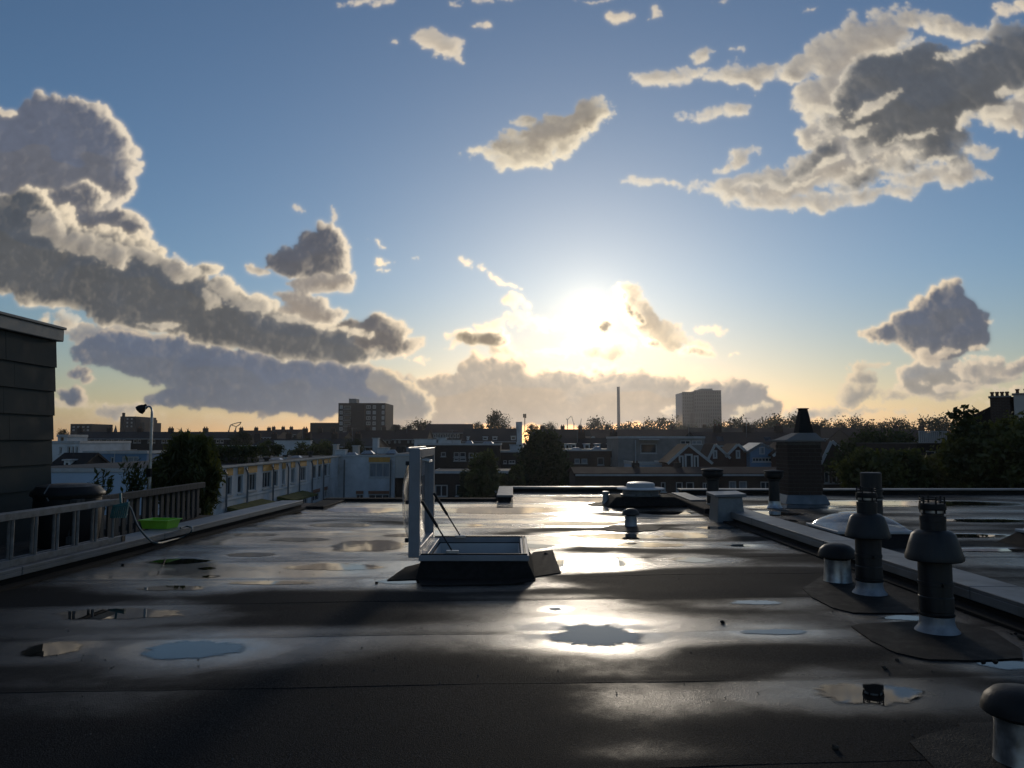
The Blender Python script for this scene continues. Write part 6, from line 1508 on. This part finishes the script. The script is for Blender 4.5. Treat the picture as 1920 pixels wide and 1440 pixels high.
# bush and shoots on the left terrace
bx = P(352, 900, 13.2)
bt = thing('round_bush', 'large round dark conifer bush behind the end of the fence', 'bush', (bx.x, 13.2, -.7))
rng = np.random.RandomState(21); pts, c = crown_points(rng, 17000, (.50, .50, .80), 80, .22, -.9); pts[:, 2] += 1.15
pts = pts[(pts[:, 2] > .05)]
me = leaf_mesh('crown', pts, .030, M['leaf'], rng, 2.6, (0, 0, .7)); o = bpy.data.objects.new('crown', me); COL.objects.link(o); o.parent = bt
mb = MB(); mb.tube([(0, 0, 0), (0, 0, 1.3)], [.06, .02], 8); mb.build('trunk', M['bark'], bt, world=False)
t = thing('planter', 'dark planter box under the round bush', 'planter', (bx.x, 13.2, -1.2)); mb = MB(); mb.box(-.45, .45, -.4, .4, 0, .5); mb.build('box', M['deck'], t, world=False); mb = MB(); mb.box(-.4, .4, -.35, .35, .501, .515); mb.build('soil', M['bark'], t, world=False)
mb = MB(); mb.box(bx.x - 2.2, bx.x + .9, 12.62, 14.6, -9, -1.2); tag(mb.build('low_annex', M['brick'], None), 'brick annex below the terrace carrying the bush', 'building')
def shoots(label, px, py, Y, n, h, seed, m='leaf'):
    c = P(px, py, Y); t = thing('leafy_shoots', label, 'plant', (c.x, Y, -.05), 'leafy plants on the terrace')
    rng = np.random.RandomState(seed); mb = MB(); pts = []
    for k in range(n):
        a, l = rng.uniform(0, 6.28), rng.uniform(.15, .5) * h * .5; top = h * rng.uniform(.7, 1.05) + .05
        e = (l * math.cos(a), l * math.sin(a), top); mb.tube([(.03 * math.cos(a), .03 * math.sin(a), 0), (e[0] * .35, e[1] * .35, top * .6), e], [.008, .006, .002], 5)
        for q in np.linspace(.35, 1, 14): pts.append((e[0] * q ** 1.6 + rng.normal() * .025, e[1] * q ** 1.6 + rng.normal() * .025, top * q + rng.normal() * .02))
    mb.build('stem', M['bark'], t, world=False); me = leaf_mesh('foliage', np.array(pts), .035, M[m], rng, 1.8, (0, 0, .4)); o = bpy.data.objects.new('foliage', me); COL.objects.link(o); o.parent = t
shoots('sparse leafy shoots left of the pole lamp by the blue wall', 192, 900, 11.2, 8, .78, 31)
shoots('dense leafy shoots just left of the pole lamp', 252, 900, 12.2, 16, .85, 32)
shoots('wispy leafy shoots between the pole lamp and round bush', 292, 900, 12.6, 12, .75, 33)
shoots('low dark seedling above the water butt lid', 152, 905, 10.6, 3, .62, 34, 'leafdark')
# hedge of plants on the white terrace's roof
t = thing('roof_hedge', 'dark clipped hedge on the near end of the white terrace roof', 'hedge', (-16.6, 44, -.15))
rng = np.random.RandomState(55); pts = rng.uniform((-2.2, -1.0, 0), (1.4, 1.0, .95), size=(5000, 3)); me = leaf_mesh('foliage', pts, .10, M['leafdark'], rng, 1.6, (0, 0, .6)); o = bpy.data.objects.new('foliage', me); COL.objects.link(o); o.parent = t
mb = MB(); mb.box(-2.2, 1.4, -.9, .9, 0, .35); mb.build('trough', M['deck'], t, world=False)
for i, (px, Y, s, lab) in enumerate(((505, 56, 1.0, 'small leafy roof shrub behind the clipped roof hedge'), (582, 90, 2.2, 'dark tree crown behind the white terrace, left of centre'), (610, 88, 1.8, 'dark shrub behind the corner of the white terrace'))):
    x = X_(px, Y); t = thing('roof_shrub', lab, 'shrub', (x, Y, -.2 if i == 0 else -4), 'shrubs behind the white terrace'); tree_parts(t, .3 if i == 0 else 3.2, (.9 * s, .9 * s, .6 * s), 2500, 22, .08 * s, M['leaf'], 60 + i, trunk_r=.06)
# ------------------------------------------------------------------ haze in the air over the town
hb = MB(); hb.box(-2700, 2700, -700, 2700, GZ - 1, 72)
hz = hb.build('haze', None, None)
hm = bpy.data.materials.new('haze'); hm.use_nodes = True
hm.node_tree.nodes.clear()
_N = Nodes(hm.node_tree)
_v = _N.new('ShaderNodeVolumePrincipled')
_v.inputs['Color'].default_value = (.90, .93, 1.0, 1)
_v.inputs['Density'].default_value = 0.00019
_v.inputs['Anisotropy'].default_value = 0.7
_o = _N.new('ShaderNodeOutputMaterial'); _N.link(_v.outputs[0], _o.inputs['Volume'])
hz.data.materials.append(hm)
tag(hz, kind='stuff')
